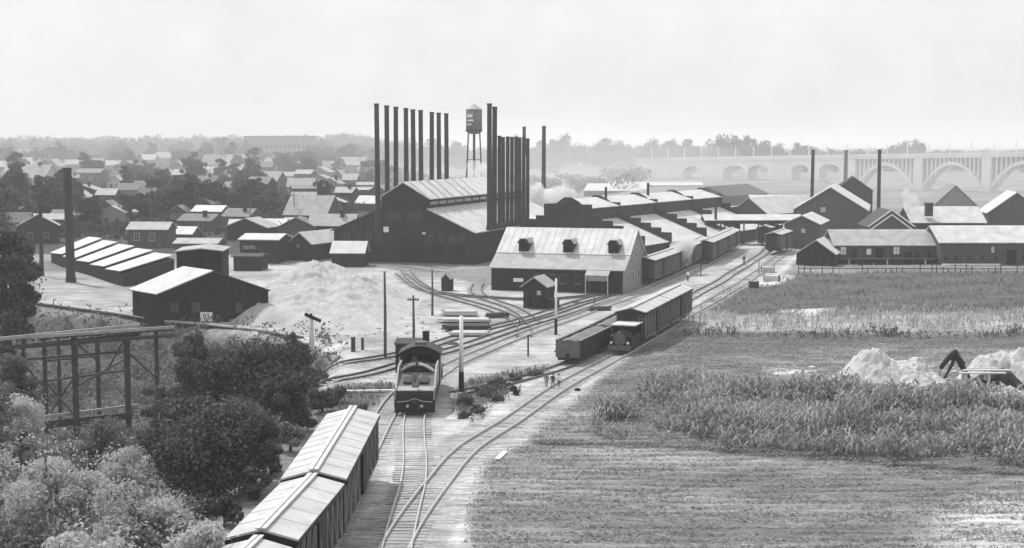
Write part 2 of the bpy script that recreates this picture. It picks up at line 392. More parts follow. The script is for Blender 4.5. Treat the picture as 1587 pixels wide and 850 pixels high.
# ------------------------------------------------------------------ railway tracks
def railway(name, key, label):
    c = CURV[key]; t = thing(name, label, 'railway track', (c[0].x, c[0].y, 0)); o = Vector((c[0].x, c[0].y, 0))
    side = []
    for i in range(len(c)):
        d = (c[min(i + 1, len(c) - 1)] - c[max(0, i - 1)]).normalized(); side.append(Vector((d.y, -d.x, 0)))
    up = Vector((0, 0, 1))
    for sg in (-1, 1):
        mb = MB(); vs = []; fs = []
        for p, s in zip(c, side):
            q = Vector((p.x, p.y, hz(p.x, p.y))) + s * sg * .7175 - o
            w = .045
            vs += [q - s * w + up * .03, q + s * w + up * .03, q + s * w + up * .19, q - s * w + up * .19]
        for i in range(len(c) - 1):
            a = 4 * i
            fs += [(a + j, a + (j + 1) % 4, a + 4 + (j + 1) % 4, a + 4 + j) for j in range(4)]
        mb.add(vs, fs + [(3, 2, 1, 0), tuple(range(len(vs) - 4, len(vs)))]); mb.build('rail', 'rail' if key in ('loco', 'main', 'near') else 'rail_shaded', t)
    mb = MB(); acc = 0.0; rr = random.Random(key); last = c[0]; nxt = 0
    for i in range(1, len(c)):
        seg = (c[i] - c[i - 1]); l = seg.length
        while nxt <= acc + l:
            p = c[i - 1] + seg * ((nxt - acc) / l) if l else c[i - 1]
            s = side[i]
            if not (key == 'near' and False):
                mb.box((p.x - o.x, p.y - o.y, hz(p.x, p.y) - .032 + rr.uniform(-.02, .02)), (2.5 + rr.uniform(-.15, .15), .22, .1), math.atan2(s.y, s.x) + rr.uniform(-.03, .03))
            nxt += .62
        acc += l
    tag(mb.build('sleepers', 'tie', t), kind='stuff')
    return t
railway('railway_track', 'loco', 'track under the steam locomotive, crossing the right hand track near its end')
railway('railway_track', 'main', 'long curving track along the edge of the open field')
railway('railway_track', 'gondola', 'track carrying the low gondola wagons beside the boxcars')
railway('railway_track', 'ladder_low', 'yard track running from the bushes behind the locomotive to the house')
railway('railway_track', 'ladder_high', 'yard track passing just below the small dark switch hut')
railway('railway_track', 'curve_a', 'sharply curved track leading out of the furnace building')
railway('railway_track', 'curve_b', 'short curved spur bending round the small booth')
railway('railway_track', 'side', 'siding in front of the pale roofed house with dormers')
railway('railway_track', 'near', 'track under the big pale roofed boxcars beside the ravine')
# ------------------------------------------------------------------ buildings
def window(t, face, Wd, Ln, u, z, w, h, pane='glass', frame='mid_wall', nm='window'):
    # face: 'f' front (y=0), 'r' right (x=W), 'l' left (x=0); u along the wall
    fr = MB(); pn = MB(); e = .06
    def put(mb, u0, u1, z0, z1, a, b):
        if face == 'f': mb.bb(u0, u1, -b, -a, z0, z1)
        elif face == 'r': mb.bb(Wd + a, Wd + b, u0, u1, z0, z1)
        else: mb.bb(-b, -a, u0, u1, z0, z1)
    k = .09
    put(fr, u - w / 2 - k, u - w / 2, z - k, z + h + k, .003, e); put(fr, u + w / 2, u + w / 2 + k, z - k, z + h + k, .003, e)
    put(fr, u - w / 2, u + w / 2, z + h, z + h + k, .003, e); put(fr, u - w / 2, u + w / 2, z - k, z, .003, e + .05)
    if w > .8 and nm == 'window': put(fr, u - .025, u + .025, z, z + h, .022, e - .01); put(fr, u - w / 2, u - .026, z + h / 2 - .02, z + h / 2 + .02, .022, e - .01); put(fr, u + .026, u + w / 2, z + h / 2 - .02, z + h / 2 + .02, .022, e - .01)
    put(pn, u - w / 2 + .002, u + w / 2 - .002, z + .002, z + h - .002, .003, .02)
    f = fr.build(nm, frame, t); pn.build('pane' if nm == 'window' else 'door_leaf', pane, f); return f
def gable_walls(mb, Wd, Ln, eave, ridge, axis, z0=-1.2):
    if axis == 'y': mb.prism([(0, z0), (Wd, z0), (Wd, eave), (Wd / 2, ridge), (0, eave)], 0, Ln)
    else: mb.prismx([(0, z0), (Ln, z0), (Ln, eave), (Ln / 2, ridge), (0, eave)], 0, Wd)
def gable_roof(mb, Wd, Ln, eave, ridge, axis, over=.35, th=.14, x0=0, y0=0):
    if axis == 'y':
        k = (ridge - eave) / (Wd / 2); ex = over; y_0, y_1 = y0 - over, y0 + Ln + over
        for sg in (-1, 1):
            a = x0 + Wd / 2 + sg * (Wd / 2 + ex); za = eave - k * ex + th * 1.1
            mb.slab([(x0 + Wd / 2, y_0, ridge + th * 1.1), (a, y_0, za), (a, y_1, za), (x0 + Wd / 2, y_1, ridge + th * 1.1)], th)
    else:
        k = (ridge - eave) / (Ln / 2); x_0, x_1 = x0 - over, x0 + Wd + over
        for sg in (-1, 1):
            a = y0 + Ln / 2 + sg * (Ln / 2 + over); za = eave - k * over + th * 1.1
            mb.slab([(x_0, y0 + Ln / 2, ridge + th * 1.1), (x_0, a, za), (x_1, a, za), (x_1, y0 + Ln / 2, ridge + th * 1.1)], th)
def seams(mb, Wd, Ln, eave, ridge, axis, every=1.2, over=.3):
    th = .17
    if axis == 'x':
        n = int(Wd / every)
        for i in range(n + 1):
            x = i * Wd / n
            mb.bar((x, -over, eave - (ridge - eave) / (Ln / 2) * over + th), (x, Ln / 2, ridge + th), .05, .05)
    else:
        n = int(Ln / every)
        for i in range(n + 1):
            y = i * Ln / n
            for xe in (-over, Wd + over): mb.bar((xe, y, eave - (ridge - eave) / (Wd / 2) * over + th), (Wd / 2, y, ridge + th), .05, .05)
def building(name, label, cat, P, heading, Wd, Ln, eave, ridge, axis='y', wall='dark_wall', roof='roof_bright', over=.35, wins=(), doors=(), chim=(), flat=False, group=None, frame='mid_wall', seam=0):
    t = thing(name, label, cat, P, heading, group)
    mb = MB(); gable_walls(mb, Wd, Ln, eave, ridge, axis); mb.build('wall', wall, t)
    rb = MB(); gable_roof(rb, Wd, Ln, eave, ridge, axis, over)
    if seam: seams(rb, Wd, Ln, eave, ridge, axis, seam, over)
    r = rb.build('roof', roof, t)
    for w in wins: window(t, w[0], Wd, Ln, *w[1:5], pane=w[5] if len(w) > 5 else 'glass', frame=frame)
    for d in doors: window(t, d[0], Wd, Ln, d[1], .05, d[2], d[3], pane=d[4] if len(d) > 4 else 'void', frame=frame, nm='door')
    for (cx, cy, ch) in chim:
        m = MB(); m.bb(cx - .35, cx + .35, cy - .35, cy + .35, eave, ridge + ch); m.bb(cx - .43, cx + .43, cy - .43, cy + .43, ridge + ch, ridge + ch + .15); m.build('chimney', 'brick', r)
    return t
def base2(pl, pr, z=0.0):
    """left and right front base corners in the photograph -> corner, heading, width"""
    a, b = at(pl[0], pl[1], z), at(pr[0], pr[1], z); d = b - a
    return a, -math.degrees(math.atan2(d.y, d.x)), d.length

# --- the great furnace building
HD = 18.0
P = at(518, 405); P.z = 0
R18 = Matrix.Rotation(-math.radians(HD), 3, 'Z')
t = thing('furnace_building', 'largest dark gabled mill building with raised centre roof and furnace stacks', 'mill building', P, HD)
Wm, Lm = 25.2, 52.0
ev, lo, mon, apx = 5.4, 9.0, 10.9, 13.4
prof = [(0, -1), (Wm, -1), (Wm, ev), (Wm * .68, lo), (Wm * .68, mon), (Wm * .5 + .2, apx), (Wm * .35, mon + .1), (Wm * .35, lo), (0, ev)]
MB().prism(prof, 0, Lm).build('wall', 'dark_wall', t)
rb = MB()
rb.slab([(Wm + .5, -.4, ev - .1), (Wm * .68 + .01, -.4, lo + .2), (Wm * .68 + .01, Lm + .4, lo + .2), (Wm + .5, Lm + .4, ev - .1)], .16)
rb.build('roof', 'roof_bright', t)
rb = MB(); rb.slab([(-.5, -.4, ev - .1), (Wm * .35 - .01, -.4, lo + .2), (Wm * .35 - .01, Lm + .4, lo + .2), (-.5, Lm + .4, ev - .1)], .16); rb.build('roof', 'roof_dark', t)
rb = MB(); c0 = (Wm * .5 + .2)
rb.slab([(Wm * .68 + .6, -.4, mon - .12), (c0, -.4, apx + .2), (c0, Lm + .4, apx + .2), (Wm * .68 + .6, Lm + .4, mon - .12)], .16)
rb.slab([(Wm * .35 - .6, -.4, mon - .05), (c0, -.4, apx + .2), (c0, Lm + .4, apx + .2), (Wm * .35 - .6, Lm + .4, mon - .05)], .16)
rb.build('raised_roof', 'roof_bright', t)
lv = MB()
for i in range(12): lv.bb(Wm * .68 + .01, Wm * .68 + .09, 1 + i * 4.2, 4.4 + i * 4.2, lo + .75, lo + 1.25)
lv.build('clerestory', 'roof_grey', t)
window(t, 'f', Wm, Lm, Wm * .56, .05, 4.4, 4.2, pane='void', frame='dark_wall', nm='door')
for u, w_, h_ in ((6.5, 2.6, 1.6), (3.0, 1.2, 1.4), (19.2, 2.2, 2.6), (22.8, 1.3, 2.4)): window(t, 'f', Wm, Lm, u, 1.4, w_, h_, pane='void', frame='dark_wall')
for u in (2.4, 4.4, 6.4, 8.2, 17.6, 19.4, 21.4, 23.2): window(t, 'f', Wm, Lm, u, 3.7 if 2 < u < 24 else 3, .9, 1.0, pane='glass', frame='mid_wall')
for u in (10.2, 11.6, 14.0, 15.4): window(t, 'f', Wm, Lm, u, 7.2, .9, 1.3, pane='glass', frame='mid_wall')
window(t, 'f', Wm, Lm, 9.6, 5.2, .75, .75, pane='white', frame='white')
window(t, 'f', Wm, Lm, 16.4, 4.9, .5, .3, pane='white', frame='grey_wall')
tr = MB(); tr.bar((0, -.03, ev), (Wm * .35, -.03, lo), .06, .22); tr.bar((Wm * .68, -.03, lo), (Wm, -.03, ev), .06, .22); tr.bar((Wm * .35, -.03, mon), (c0, -.03, apx), .06, .22); tr.bar((c0, -.03, apx), (Wm * .68, -.03, mon), .06, .22)
tr.build('rake_board', 'mid_wall', t)
# lean-to hugging the left flank
lt = MB(); lt.prism([(-9, -1), (-.02, -1), (-.02, 4.6), (-9, 3.2)], 10, Lm); lt.build('side_aisle', 'dark_wall', t)

def stack(name, label, cat, x, y, z0, z1, r, group=None, m='stack', cap=True):
    t = thing(name, label, cat, (x, y, z0), 0, group); h = z1 - z0; _r = random.Random(label); t.rotation_euler = (_r.uniform(-.006, .006), _r.uniform(-.006, .006), _r.uniform(0, 3))
    sh = MB(); n = 14; k = max(3, int(h / 2.2)); prof = []
    for i in range(k):
        a, b_ = i * h / k, (i + 1) * h / k
        rr = r * (1.06 - .14 * i / k)
        sh.cone((0, 0, a), (0, 0, b_ - .07), rr, rr * .985, n, False); sh.cone((0, 0, b_ - .07), (0, 0, b_), rr * 1.05, rr * 1.05, n, False)
    sh.cone((0, 0, h - .03), (0, 0, h), r * .93, r * .93, n, True)
    sh.build('shaft', m, t, True)
    MB().cone((0, 0, h), (0, 0, h + .25), r * 1.06, r * 1.06, n).build('rim', m, t)
    MB().cone((0, 0, -.3), (0, 0, .7), r * 1.35, r * 1.15, n).build('base', m, t)
    return t
ORD = ['first', 'second', 'third', 'fourth', 'fifth', 'sixth', 'seventh', 'eighth', 'ninth', 'tenth', 'eleventh', 'twelfth', 'thirteenth', 'fourteenth', 'fifteenth', 'sixteenth', 'seventeenth', 'eighteenth', 'nineteenth', 'twentieth']
# nine tall furnace stacks on the left flank: solve each along the building's direction
def along(px, x0, y0, hd):
    r = (px - 793.5) / FPX * (CP - 0) ; s, c = math.sin(math.radians(hd)), math.cos(math.radians(hd))
    r = (px - 793.5) / FPX
    return (x0 - r * y0) / (r * c - s)
x0, y0 = (586 - 793.5) / FPX * 246, 246.0
for i, (px, py) in enumerate(((586, 163), (600.5, 166), (613.5, 168), (630, 170), (641.5, 172), (653, 173), (669, 176), (681, 177), (692.5, 178))):
    s = along(px, x0, y0, HD) if i else 0
    x, y = x0 + s * math.sin(math.radians(HD)), y0 + s * math.cos(math.radians(HD))
    stack('furnace_stack', f'{ORD[i]} from the left of nine tall sheet iron furnace stacks', 'chimney stack', x, y, 6.2, zat(x, y, py), .42, 'tall stacks along the furnace building')
x0, y0 = (759 - 793.5) / FPX * 244, 244.0
RST = [(758.5, 163), (766, 168), (774, 213), (780, 215), (786.5, 214), (793, 215), (799.5, 214), (805.5, 216), (811.5, 215), (817.5, 217)]
for i, (px, py) in enumerate(RST):
    s = along(px, x0, y0, HD)
    x, y = x0 + s * math.sin(math.radians(HD)), y0 + s * math.cos(math.radians(HD))
    lab = (('tallest stack of the dense right hand row' if i == 0 else 'second tall stack of the dense right hand row') if i < 2 else f'{ORD[i-2]} of the shorter stacks packed in the right hand row')
    stack('furnace_stack', lab, 'chimney stack', x, y, 6.0, zat(x, y, py), .42 if i < 2 else .33, 'stacks packed along the right roof')
# lone stacks
for px, yb, yt, D, r, lab in ((842.5, 290, 197, 400, .55, 'lone slim stack right of the packed row, behind the steam'), (812.5, 240, 198, 420, .5, 'slim stack top rising behind the packed row'),
        (1258, 312, 234, 360, .42, 'thin stack rising left of the big gabled works building'), (1309.5, 300, 234, 520, .7, 'faint distant stack in front of the bridge'), (1361.5, 315, 234, 350, .42, 'thin dark stack behind the gable with white rake boards')):
    x = (px - 793.5) / FPX * D; stack('chimney_stack', lab, 'chimney stack', x, D, max(hz(x, D), zat(x, D, yb)) if D > 380 else zat(x, D, yb + 12), zat(x, D, yt), r)
p = at(110, 437); stack('boiler_stack', 'thick black stack standing before the pale strip roofed shed', 'chimney stack', p.x, p.y, 0, zat(p.x, p.y, 263), .62)
p = at(65, 428); stack('boiler_stack', 'thin tall stack beside the dark tree at the ravine', 'chimney stack', p.x, p.y, 0, zat(p.x, p.y, 304), .3)
# sheet-iron hood on the shaft of the boiler stack
# --- water tower
D = 420; x = (735 - 793.5) / FPX * D
wt = thing('water_tower', 'tall riveted water tank on legs behind the furnace roof', 'water tower', (x, D, hz(x, D)))
k = ppm(D); zt = lambda py: zat(x, D, py) - hz(x, D); r = 12.3 / k
MB().cone((0, 0, zt(203)), (0, 0, zt(170)), r, r, 24).build('tank', 'rust', wt, True)
MB().cone((0, 0, zt(170)), (0, 0, zt(161)), r * 1.08, .1, 24).build('tank_roof', 'roof_grey', wt)
mb = MB()
for i in range(4):
    a0, a1 = i * math.pi / 8, (i + 1) * math.pi / 8
    mb.cone((0, 0, zt(203) - r * .45 * math.sin(a0)), (0, 0, zt(203) - r * .45 * math.sin(a1)), r * math.cos(a0), max(.05, r * math.cos(a1)), 24, False)
mb.build('tank_bowl', 'rust', wt, True)
MB().cone((0, 0, 0), (0, 0, zt(206)), .35, .35, 10).build('riser_pipe', 'iron', wt)
for sx in (-1, 1):
    for sy in (-1, 1): MB().bar((sx * r * 1.15, sy * r * 1.15, 0), (sx * r * .7, sy * r * .7, zt(203)), .3).build('leg', 'iron', wt)
br = MB()
for z in (.33, .66):
    q = (1.15 - .45 * z) * r; Zz = zt(203) * z
    for a, b_ in (((-q, -q), (q, -q)), ((q, -q), (q, q)), ((q, q), (-q, q)), ((-q, q), (-q, -q))): br.bar((*a, Zz), (*b_, Zz), .14)
br.build('brace', 'iron', wt)
mb = MB()   # faded painted sign patches on the tank
for z0_, z1_, a0, a1 in ((.62, .78, -2.5, -1.75), (.44, .52, -2.5, -1.6), (.26, .33, -2.5, -1.9)):
    n_ = 8
    zz0, zz1 = zt(203) + (zt(170) - zt(203)) * z0_, zt(203) + (zt(170) - zt(203)) * z1_
    vs = []; fs = []
    for i in range(n_ + 1):
        a = a0 + (a1 - a0) * i / n_; vs += [(math.cos(a) * (r + .04), math.sin(a) * (r + .04), zz0), (math.cos(a) * (r + .04), math.sin(a) * (r + .04), zz1)]
        if i: fs.append((2 * i - 2, 2 * i, 2 * i + 1, 2 * i - 1))
    mb.add(vs, fs)
mb.build('painted_sign', 'white', wt)
MB().cone((0, 0, zt(203) - .1), (0, 0, zt(203) + .12), r * 1.12, r * 1.12, 24).build('walkway', 'iron', wt)

# --- the pale-roofed house with three dormers
P, hd, Wd = base2((762, 450), (966, 456)); Ln = 16.0
t = thing('office_house', 'long house with wide pale roof and three small dark dormers', 'house', P, hd)
ev, kn, rd = 3.2, 4.75, 8.0; ky = 3.0
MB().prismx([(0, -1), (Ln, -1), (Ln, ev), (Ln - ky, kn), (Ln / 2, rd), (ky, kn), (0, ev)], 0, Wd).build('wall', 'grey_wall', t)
# dark sheet paints the shade of the front wall; the gable stays lighter
MB().bb(-.03, Wd - .1, -.06, -.003, 0, ev - .1).build('front_shade_sheet', 'dark_wall', t)
rb = MB()
for s_ in (0, 1):
    f_ = (lambda y: y) if s_ == 0 else (lambda y: Ln - y)
    rb.slab([(-.3, f_(ky - .05), kn + .2), (-.3, f_(Ln / 2), rd + .2), (Wd + .3, f_(Ln / 2), rd + .2), (Wd + .3, f_(ky - .05), kn + .2)], .14)
for i in range(19):
    xx = .2 + i * (Wd - .4) / 18; rb.bar((xx, ky - .05, kn + .22), (xx, Ln / 2, rd + .22), .05, .05)
rb.build('roof', 'roof_bright', t)
rb = MB()
for s_ in (0, 1):
    f_ = (lambda y: y) if s_ == 0 else (lambda y: Ln - y)
    rb.slab([(-.3, f_(-.45), ev - .05), (-.3, f_(ky), kn + .12), (Wd + .3, f_(ky), kn + .12), (Wd + .3, f_(-.45), ev - .05)], .14)
rb.build('lower_roof', 'roof_grey', t)
for px in (802, 871.5, 941):
    u = Wd * (px - 764) / (966 - 764) + .15
    zz = kn + .55; yd = ky + .25
    d_ = MB(); d_.prism([(u - .72, zz - .5), (u + .72, zz - .5), (u + .72, zz + 1.15), (u + .45, zz + 1.5), (u - .45, zz + 1.5), (u - .72, zz + 1.15)], yd, yd + 3.0); d = d_.build('dormer', 'dark_wall', t)
    rf = MB(); rf.slab([(u - .95, yd - .25, zz + 1.0), (u - .45, yd - .25, zz + 1.66), (u - .45, yd + 3.0, zz + 1.66), (u - .95, yd + 3.0, zz + 1.0)], .08)
    rf.slab([(u + .95, yd - .25, zz + 1.0), (u + .45, yd - .25, zz + 1.66), (u + .45, yd + 3.0, zz + 1.66), (u + .95, yd + 3.0, zz + 1.0)], .08)
    rf.slab([(u - .449, yd - .25, zz + 1.66), (u + .449, yd - .25, zz + 1.66), (u + .449, yd + 3.0, zz + 1.66), (u - .449, yd + 3.0, zz + 1.66)], .08); rf.build('dormer_roof', 'roof_grey', d)
    MB().bb(u - .5, u + .5, yd - .03, yd - .003, zz - .1, zz + .95).build('louvre', 'void', d)
for u in (6.4, 8.6, 10.0, 12.0): window(t, 'f', Wd, Ln, u, 1.2, .7, 1.1, frame='grey_wall')
for u in (3.0, 6.0, 9.5, 12.8): window(t, 'r', Wd, Ln, u, 1.2, .8, 1.3, frame='pale_wall')
window(t, 'r', Wd, Ln, 7.9, 4.4, .9, 1.2, frame='pale_wall')
window(t, 'f', Wd, Ln, 14.6, .05, 1.6, 2.3, pane='void', frame='grey_wall', nm='door')
po = MB(); po.slab([(13.4, -1.5, 2.5), (16.6, -1.5, 2.5), (16.6, -.07, 3.3), (13.4, -.07, 3.3)], .1); po.build('porch_roof', 'roof_grey', t)
MB().bb(13.6, 16.4, -1.45, -1.36, 1.75, 2.4).build('porch_board', 'grey_wall', t)
for u in (13.5, 16.5): MB().bb(u - .06, u + .06, -1.5, -1.38, 0, 2.45).build('porch_post', 'pale_wall', t)
MB().bb(3.1, 4.5, -.12, -.07, 1.25, 1.75).build('notice_board', 'white', t)

# --- the range of roofs with stepped fire walls, running away to the right
hdF = 28.0
PX0 = Vector(((880 - 793.5) / FPX * 262, 262, 0))
t = thing('foundry_range', 'long brick foundry range with stepped fire walls and pale roofs', 'factory building', PX0, hdF)
TT = [0, 12.3, 30, 49, 66]
hw = 4.3
sec = [(-12, -1), (14.2, -1), (14.2, 2.4), (hw, 6.3), (hw, 8.6), (0, 10.0), (-hw, 8.6), (-hw, 6.3), (-12, 3.0)]
MB().prism(sec, 0.3, 66).build('wall', 'brick', t)
for i in range(4):
    a, b_ = TT[i] + .3, TT[i + 1] - .3
    rb = MB()
    rb.slab([(0, a, 10.2), (hw + .4, a, 8.7), (hw + .4, b_, 8.7), (0, b_, 10.2)], .14); rb.slab([(0, a, 10.2), (-hw - .4, a, 8.7), (-hw - .4, b_, 8.7), (0, b_, 10.2)], .14)
    rb.build('raised_roof', 'roof_bright', t)
    rb = MB(); rb.slab([(hw + .01, a, 6.5), (14.6, a, 2.4), (14.6, b_, 2.4), (hw + .01, b_, 6.5)], .14); rb.slab([(-hw - .01, a, 6.5), (-12.4, a, 3.05), (-12.4, b_, 3.05), (-hw - .01, b_, 6.5)], .14)
    rb.build('aisle_roof', 'roof_bright', t)
for i, y_ in enumerate(TT):
    fw = MB(); pr = [(-hw - .3, -1), (-hw - .3, 9.3), (-2.2, 9.4), (-.6, 10.5), (.6, 10.5), (2.2, 9.7), (2.6, 9.3), (hw + .3, 9.3), (hw + .3, -1)]
    fw.prism(pr[::-1], y_ - .25, y_ + .25)
    n_ = 5
    for k_ in range(n_):
        xa = hw + .3 + (14.4 - hw) * k_ / n_; xb = hw + .3 + (14.4 - hw) * (k_ + 1) / n_
        zt_ = 7.35 - (4.1) * k_ / (n_ - .0)
        fw.bb(xa, xb, y_ - .25, y_ + .25, -1, zt_)
        xa2, xb2 = -hw - .3 - 8 * k_ / n_, -hw - .3 - 8 * (k_ + 1) / n_
        fw.bb(xb2, xa2, y_ - .25, y_ + .25, -1, 7.2 - 3.4 * k_ / n_)
    fw.build('fire_wall', 'brick', t)
mb = MB(); mb.cone((1.0, 14, 9.8), (1.0, 14, 12.0), .25, .22, 10); mb.build('flue', 'stack', t)
mb = MB(); mb.cone((1.0, 34, 9.8), (1.0, 34, 12.3), .28, .25, 10); mb.build('flue', 'stack', t)
mb = MB(); mb.cone((12.5, 41, 2.6), (12.5, 41, 8.5), .28, .25, 10); mb.build('flue', 'stack', t)
for i, y_ in enumerate((3, 6, 9)): window(t, 'r', 14.2, 60, y_, .9, 1.2, 1.0)

def simple(px0, px1, yb, ye, yr, Ln, axis, label, heading=None, wall='dark_wall', roof='roof_bright', name='works_shed', cat='shed', z=None, **kw):
    """building whose front base runs from px0 to px1 on the ground row yb; eaves at row ye, ridge at row yr"""
    a = gp(px0, yb) if z is None else at(px0, yb, z); hd = heading if heading is not None else 0.0
    b_ = gp(px1, yb); s_, c_ = math.sin(math.radians(hd)), math.cos(math.radians(hd))
    # width along the heading's cross direction so that the right corner falls at px1
    r_ = (px1 - 793.5) / FPX; Wd = (r_ * a.y - a.x) / (c_ + r_ * s_)
    ev = zat(a.x, a.y, ye) - a.z
    if axis == 'y': mx, my = a.x + c_ * Wd / 2, a.y - s_ * Wd / 2
    else: mx, my = a.x + s_ * Ln / 2, a.y + c_ * Ln / 2
    rd = zat(mx, my, yr) - a.z
    rd = max(rd, ev + .3)
    return building(name, label, cat, a, hd, Wd, Ln, ev, rd, axis, wall, roof, **kw)

# --- works buildings between the foundry and the bridge
simple(1063, 1128, 318, 304, 290, 40, 'y', 'dark roofed works shed behind the foundry range', 28, roof='roof_dark', over=.2)
simple(1132, 1190, 340, 330, 307, 40, 'y', 'works hall with a very pale wide roof slope behind the low white roofed shed', 40, wall='brick')
simple(1056, 1128, 352, 338, 320, 24, 'x', 'low hall with pale roof beside the foundry fire walls', 14)
p = Vector(((1094 - 793.5) / FPX * 292, 292, 0)); w_ = 150 / ppm(292); t = thing('yard_gallery', 'long raised gallery with thin white roof crossing the far yard', 'gallery', p, -2)
z0_, z1_ = zat(p.x, 292, 347.5), zat(p.x, 292, 342)
MB().bb(0, w_, 0, 5, z0_, z1_).build('wall', 'dark_wall', t)
rb = MB(); rb.slab([(-.3, -.3, z1_ + .05), (w_ + .3, -.3, z1_ + .05), (w_ + .3, 2.5, z1_ + 1.1), (-.3, 2.5, z1_ + 1.1)], .1); rb.slab([(-.3, 5.3, z1_ + .05), (w_ + .3, 5.3, z1_ + .05), (w_ + .3, 2.5, z1_ + 1.1), (-.3, 2.5, z1_ + 1.1)], .1); rb.build('roof', 'roof_bright', t)
for i in range(6):
    for y_ in (.2, 4.8): MB().bb(i * w_ / 5 - .12, i * w_ / 5 + .12, y_ - .12, y_ + .12, 0, z0_).build('post', 'wood_dark', t)
simple(960, 1090, 296, 288, 283, 14, 'x', 'long distant shed with pale roof beyond the foundry', 0, wall='grey_wall', over=.2)
simple(1165, 1240, 318, 308, 303, 10, 'x', 'distant low white roofed store near the bridge', 0, wall='grey_wall')
simple(905, 1000, 305, 296, 285, 30, 'x', 'pale roofed rolling shed behind the first fire wall', 10, wall='mid_wall')
# --- right hand works
simple(1229, 1344, 362, 325, 291, 34, 'y', 'big gabled works building with pale right roof edge and small window', 14, wall='mid_wall', wins=(('f', 6.5, 4.8, 1.1, 1.1, 'pale_wall'),), over=.5)
simple(1290, 1352, 335, 296, 275, 18, 'y', 'tall dark gable standing behind the big works building', 12, roof='roof_dark')
simple(1215, 1270, 385, 347, 335, 16, 'y', 'two storey yard building with white roof edge beside the far boxcars', 18, wall='mid_wall', wins=(('f', 1.3, 1.2, .7, 1.0), ('f', 3.6, 3.0, .8, .8, 'pale_wall')))
simple(1234, 1296, 411, 393, 373, 9, 'y', 'small dark gabled hut at the field corner', 20, over=.25)
t = simple(1347, 1414, 372, 352, 327, 14, 'y', 'gabled shop with double white rake boards', 4, wall='mid_wall', roof='roof_dark', over=.3)
wdt = (1414 - 1347) / ppm(t.location.y); hh = (372 - 352) / ppm(t.location.y); hr = (372 - 327) / ppm(t.location.y)
rk = MB()
for sgn in (0, 1):
    xa = -.3 if sgn == 0 else wdt + .3
    for off in (.25, -.75): rk.bar((xa, -.42, hh + off - .15), (wdt / 2, -.42, hr + off), .1, .28)
rk.build('rake_board', 'white', t)
simple(1413, 1527, 366, 345, 321, 12, 'x', 'broad pale roofed shop with one square chimney', 0, chim=(), over=.4, seam=1.5)
simple(1447, 1513, 338, 318, 288, 12, 'y', 'gabled building with pale roof edges behind the broad roof', 4, wall='grey_wall', roof='roof_mid')
simple(1530, 1620, 362, 330, 299, 14, 'y', 'dark gabled building at the end of the broad pale roof', 10, wall='mid_wall')
p = at(1445, 345, 3.0); t = thing('roof_chimney', 'square dark chimney box on the broad pale roof', 'chimney', (p.x, p.y + 3, 4.2))
MB().bb(-.75, .75, -.7, .7, 0, 2.7).build('shaft', 'brick', t); MB().bb(-.95, .95, -.9, .9, 2.7, 2.95).build('cap', 'mid_wall', t)
t = simple(1294, 1456, 409, 380, 357, 9, 'x', 'long raised shed with dull roof and three bright window openings', 0, wall='mid_wall', roof='roof_grey', over=.4,
       wins=(('f', 1.35, 1.5, .9, 1.3, 'white'), ('f', 5.6, 1.5, .8, 1.0, 'white'), ('f', 10.2, 1.6, 1.0, 1.2, 'white'), ('f', 3.2, .9, .9, 1.6, 'void'), ('f', 7.4, 1.0, 1.2, 1.6, 'void'), ('f', 13.7, 1.0, .7, .9, 'void'), ('f', 15.6, 1.0, .7, .9, 'void')), doors=(('f', 12.2, 1.2, 2.0),))
pl = MB(); pl.bb(-.5, 17.2, -2.2, -.1, .85, 1.0); pl.build('loading_platform', 'wood_dark', t)
for i in range(9): MB().bb(-.3 + i * 2.1, -.1 + i * 2.1, -2.1, -1.9, 0, .85).build('platform_post', 'wood_pale' if i % 3 == 1 else 'wood_dark', t)
simple(1457, 1640, 411, 376, 351, 11, 'x', 'long shed with bright roof reaching the right of the works', 0, wall='mid_wall', roof='roof_bright', over=.4,
       wins=tuple(('f', u, .8, .5, .6, 'void') for u in (.9, 2.6, 4.6, 7.0, 9.2, 13.6)) + (('f', 8.6, 2.0, .5, 1.0, 'pale_wall'),), doors=(('f', 11.7, 1.6, 2.4),), seam=1.6)
p = at(1502, 411); t = thing('timber_kerb', 'white timber baulk lying along the long bright roofed shed', 'timber', (p.x, p.y - 1.2, 0)); MB().bb(-4.8, 4.8, -.12, .12, 0, .3).build('baulk', 'white', t)
simple(1553, 1592, 352, 342, 330, 10, 'x', 'little lean roof shed with white slope on the right', 25)
# fence along the field
random.seed(5)
a, b_ = at(1238, 424), at(1640, 424)
t = thing('post_fence', 'ragged post and board fence between works sheds and field', 'fence', a); d = b_ - a
for i in range(46):
    q = d * (i / 45); h = random.uniform(.7, 1.5)
    MB().box((q.x, q.y + random.uniform(-.4, .4), h / 2 - .1), (.12, .12, h + .2)).build('post', 'wood_pale' if random.random() < .3 else 'wood_dark', t)
MB().bar((0, 0.05, .75), (d.x, d.y + .05, .7), .05, .12).build('board', 'wood_dark', t)

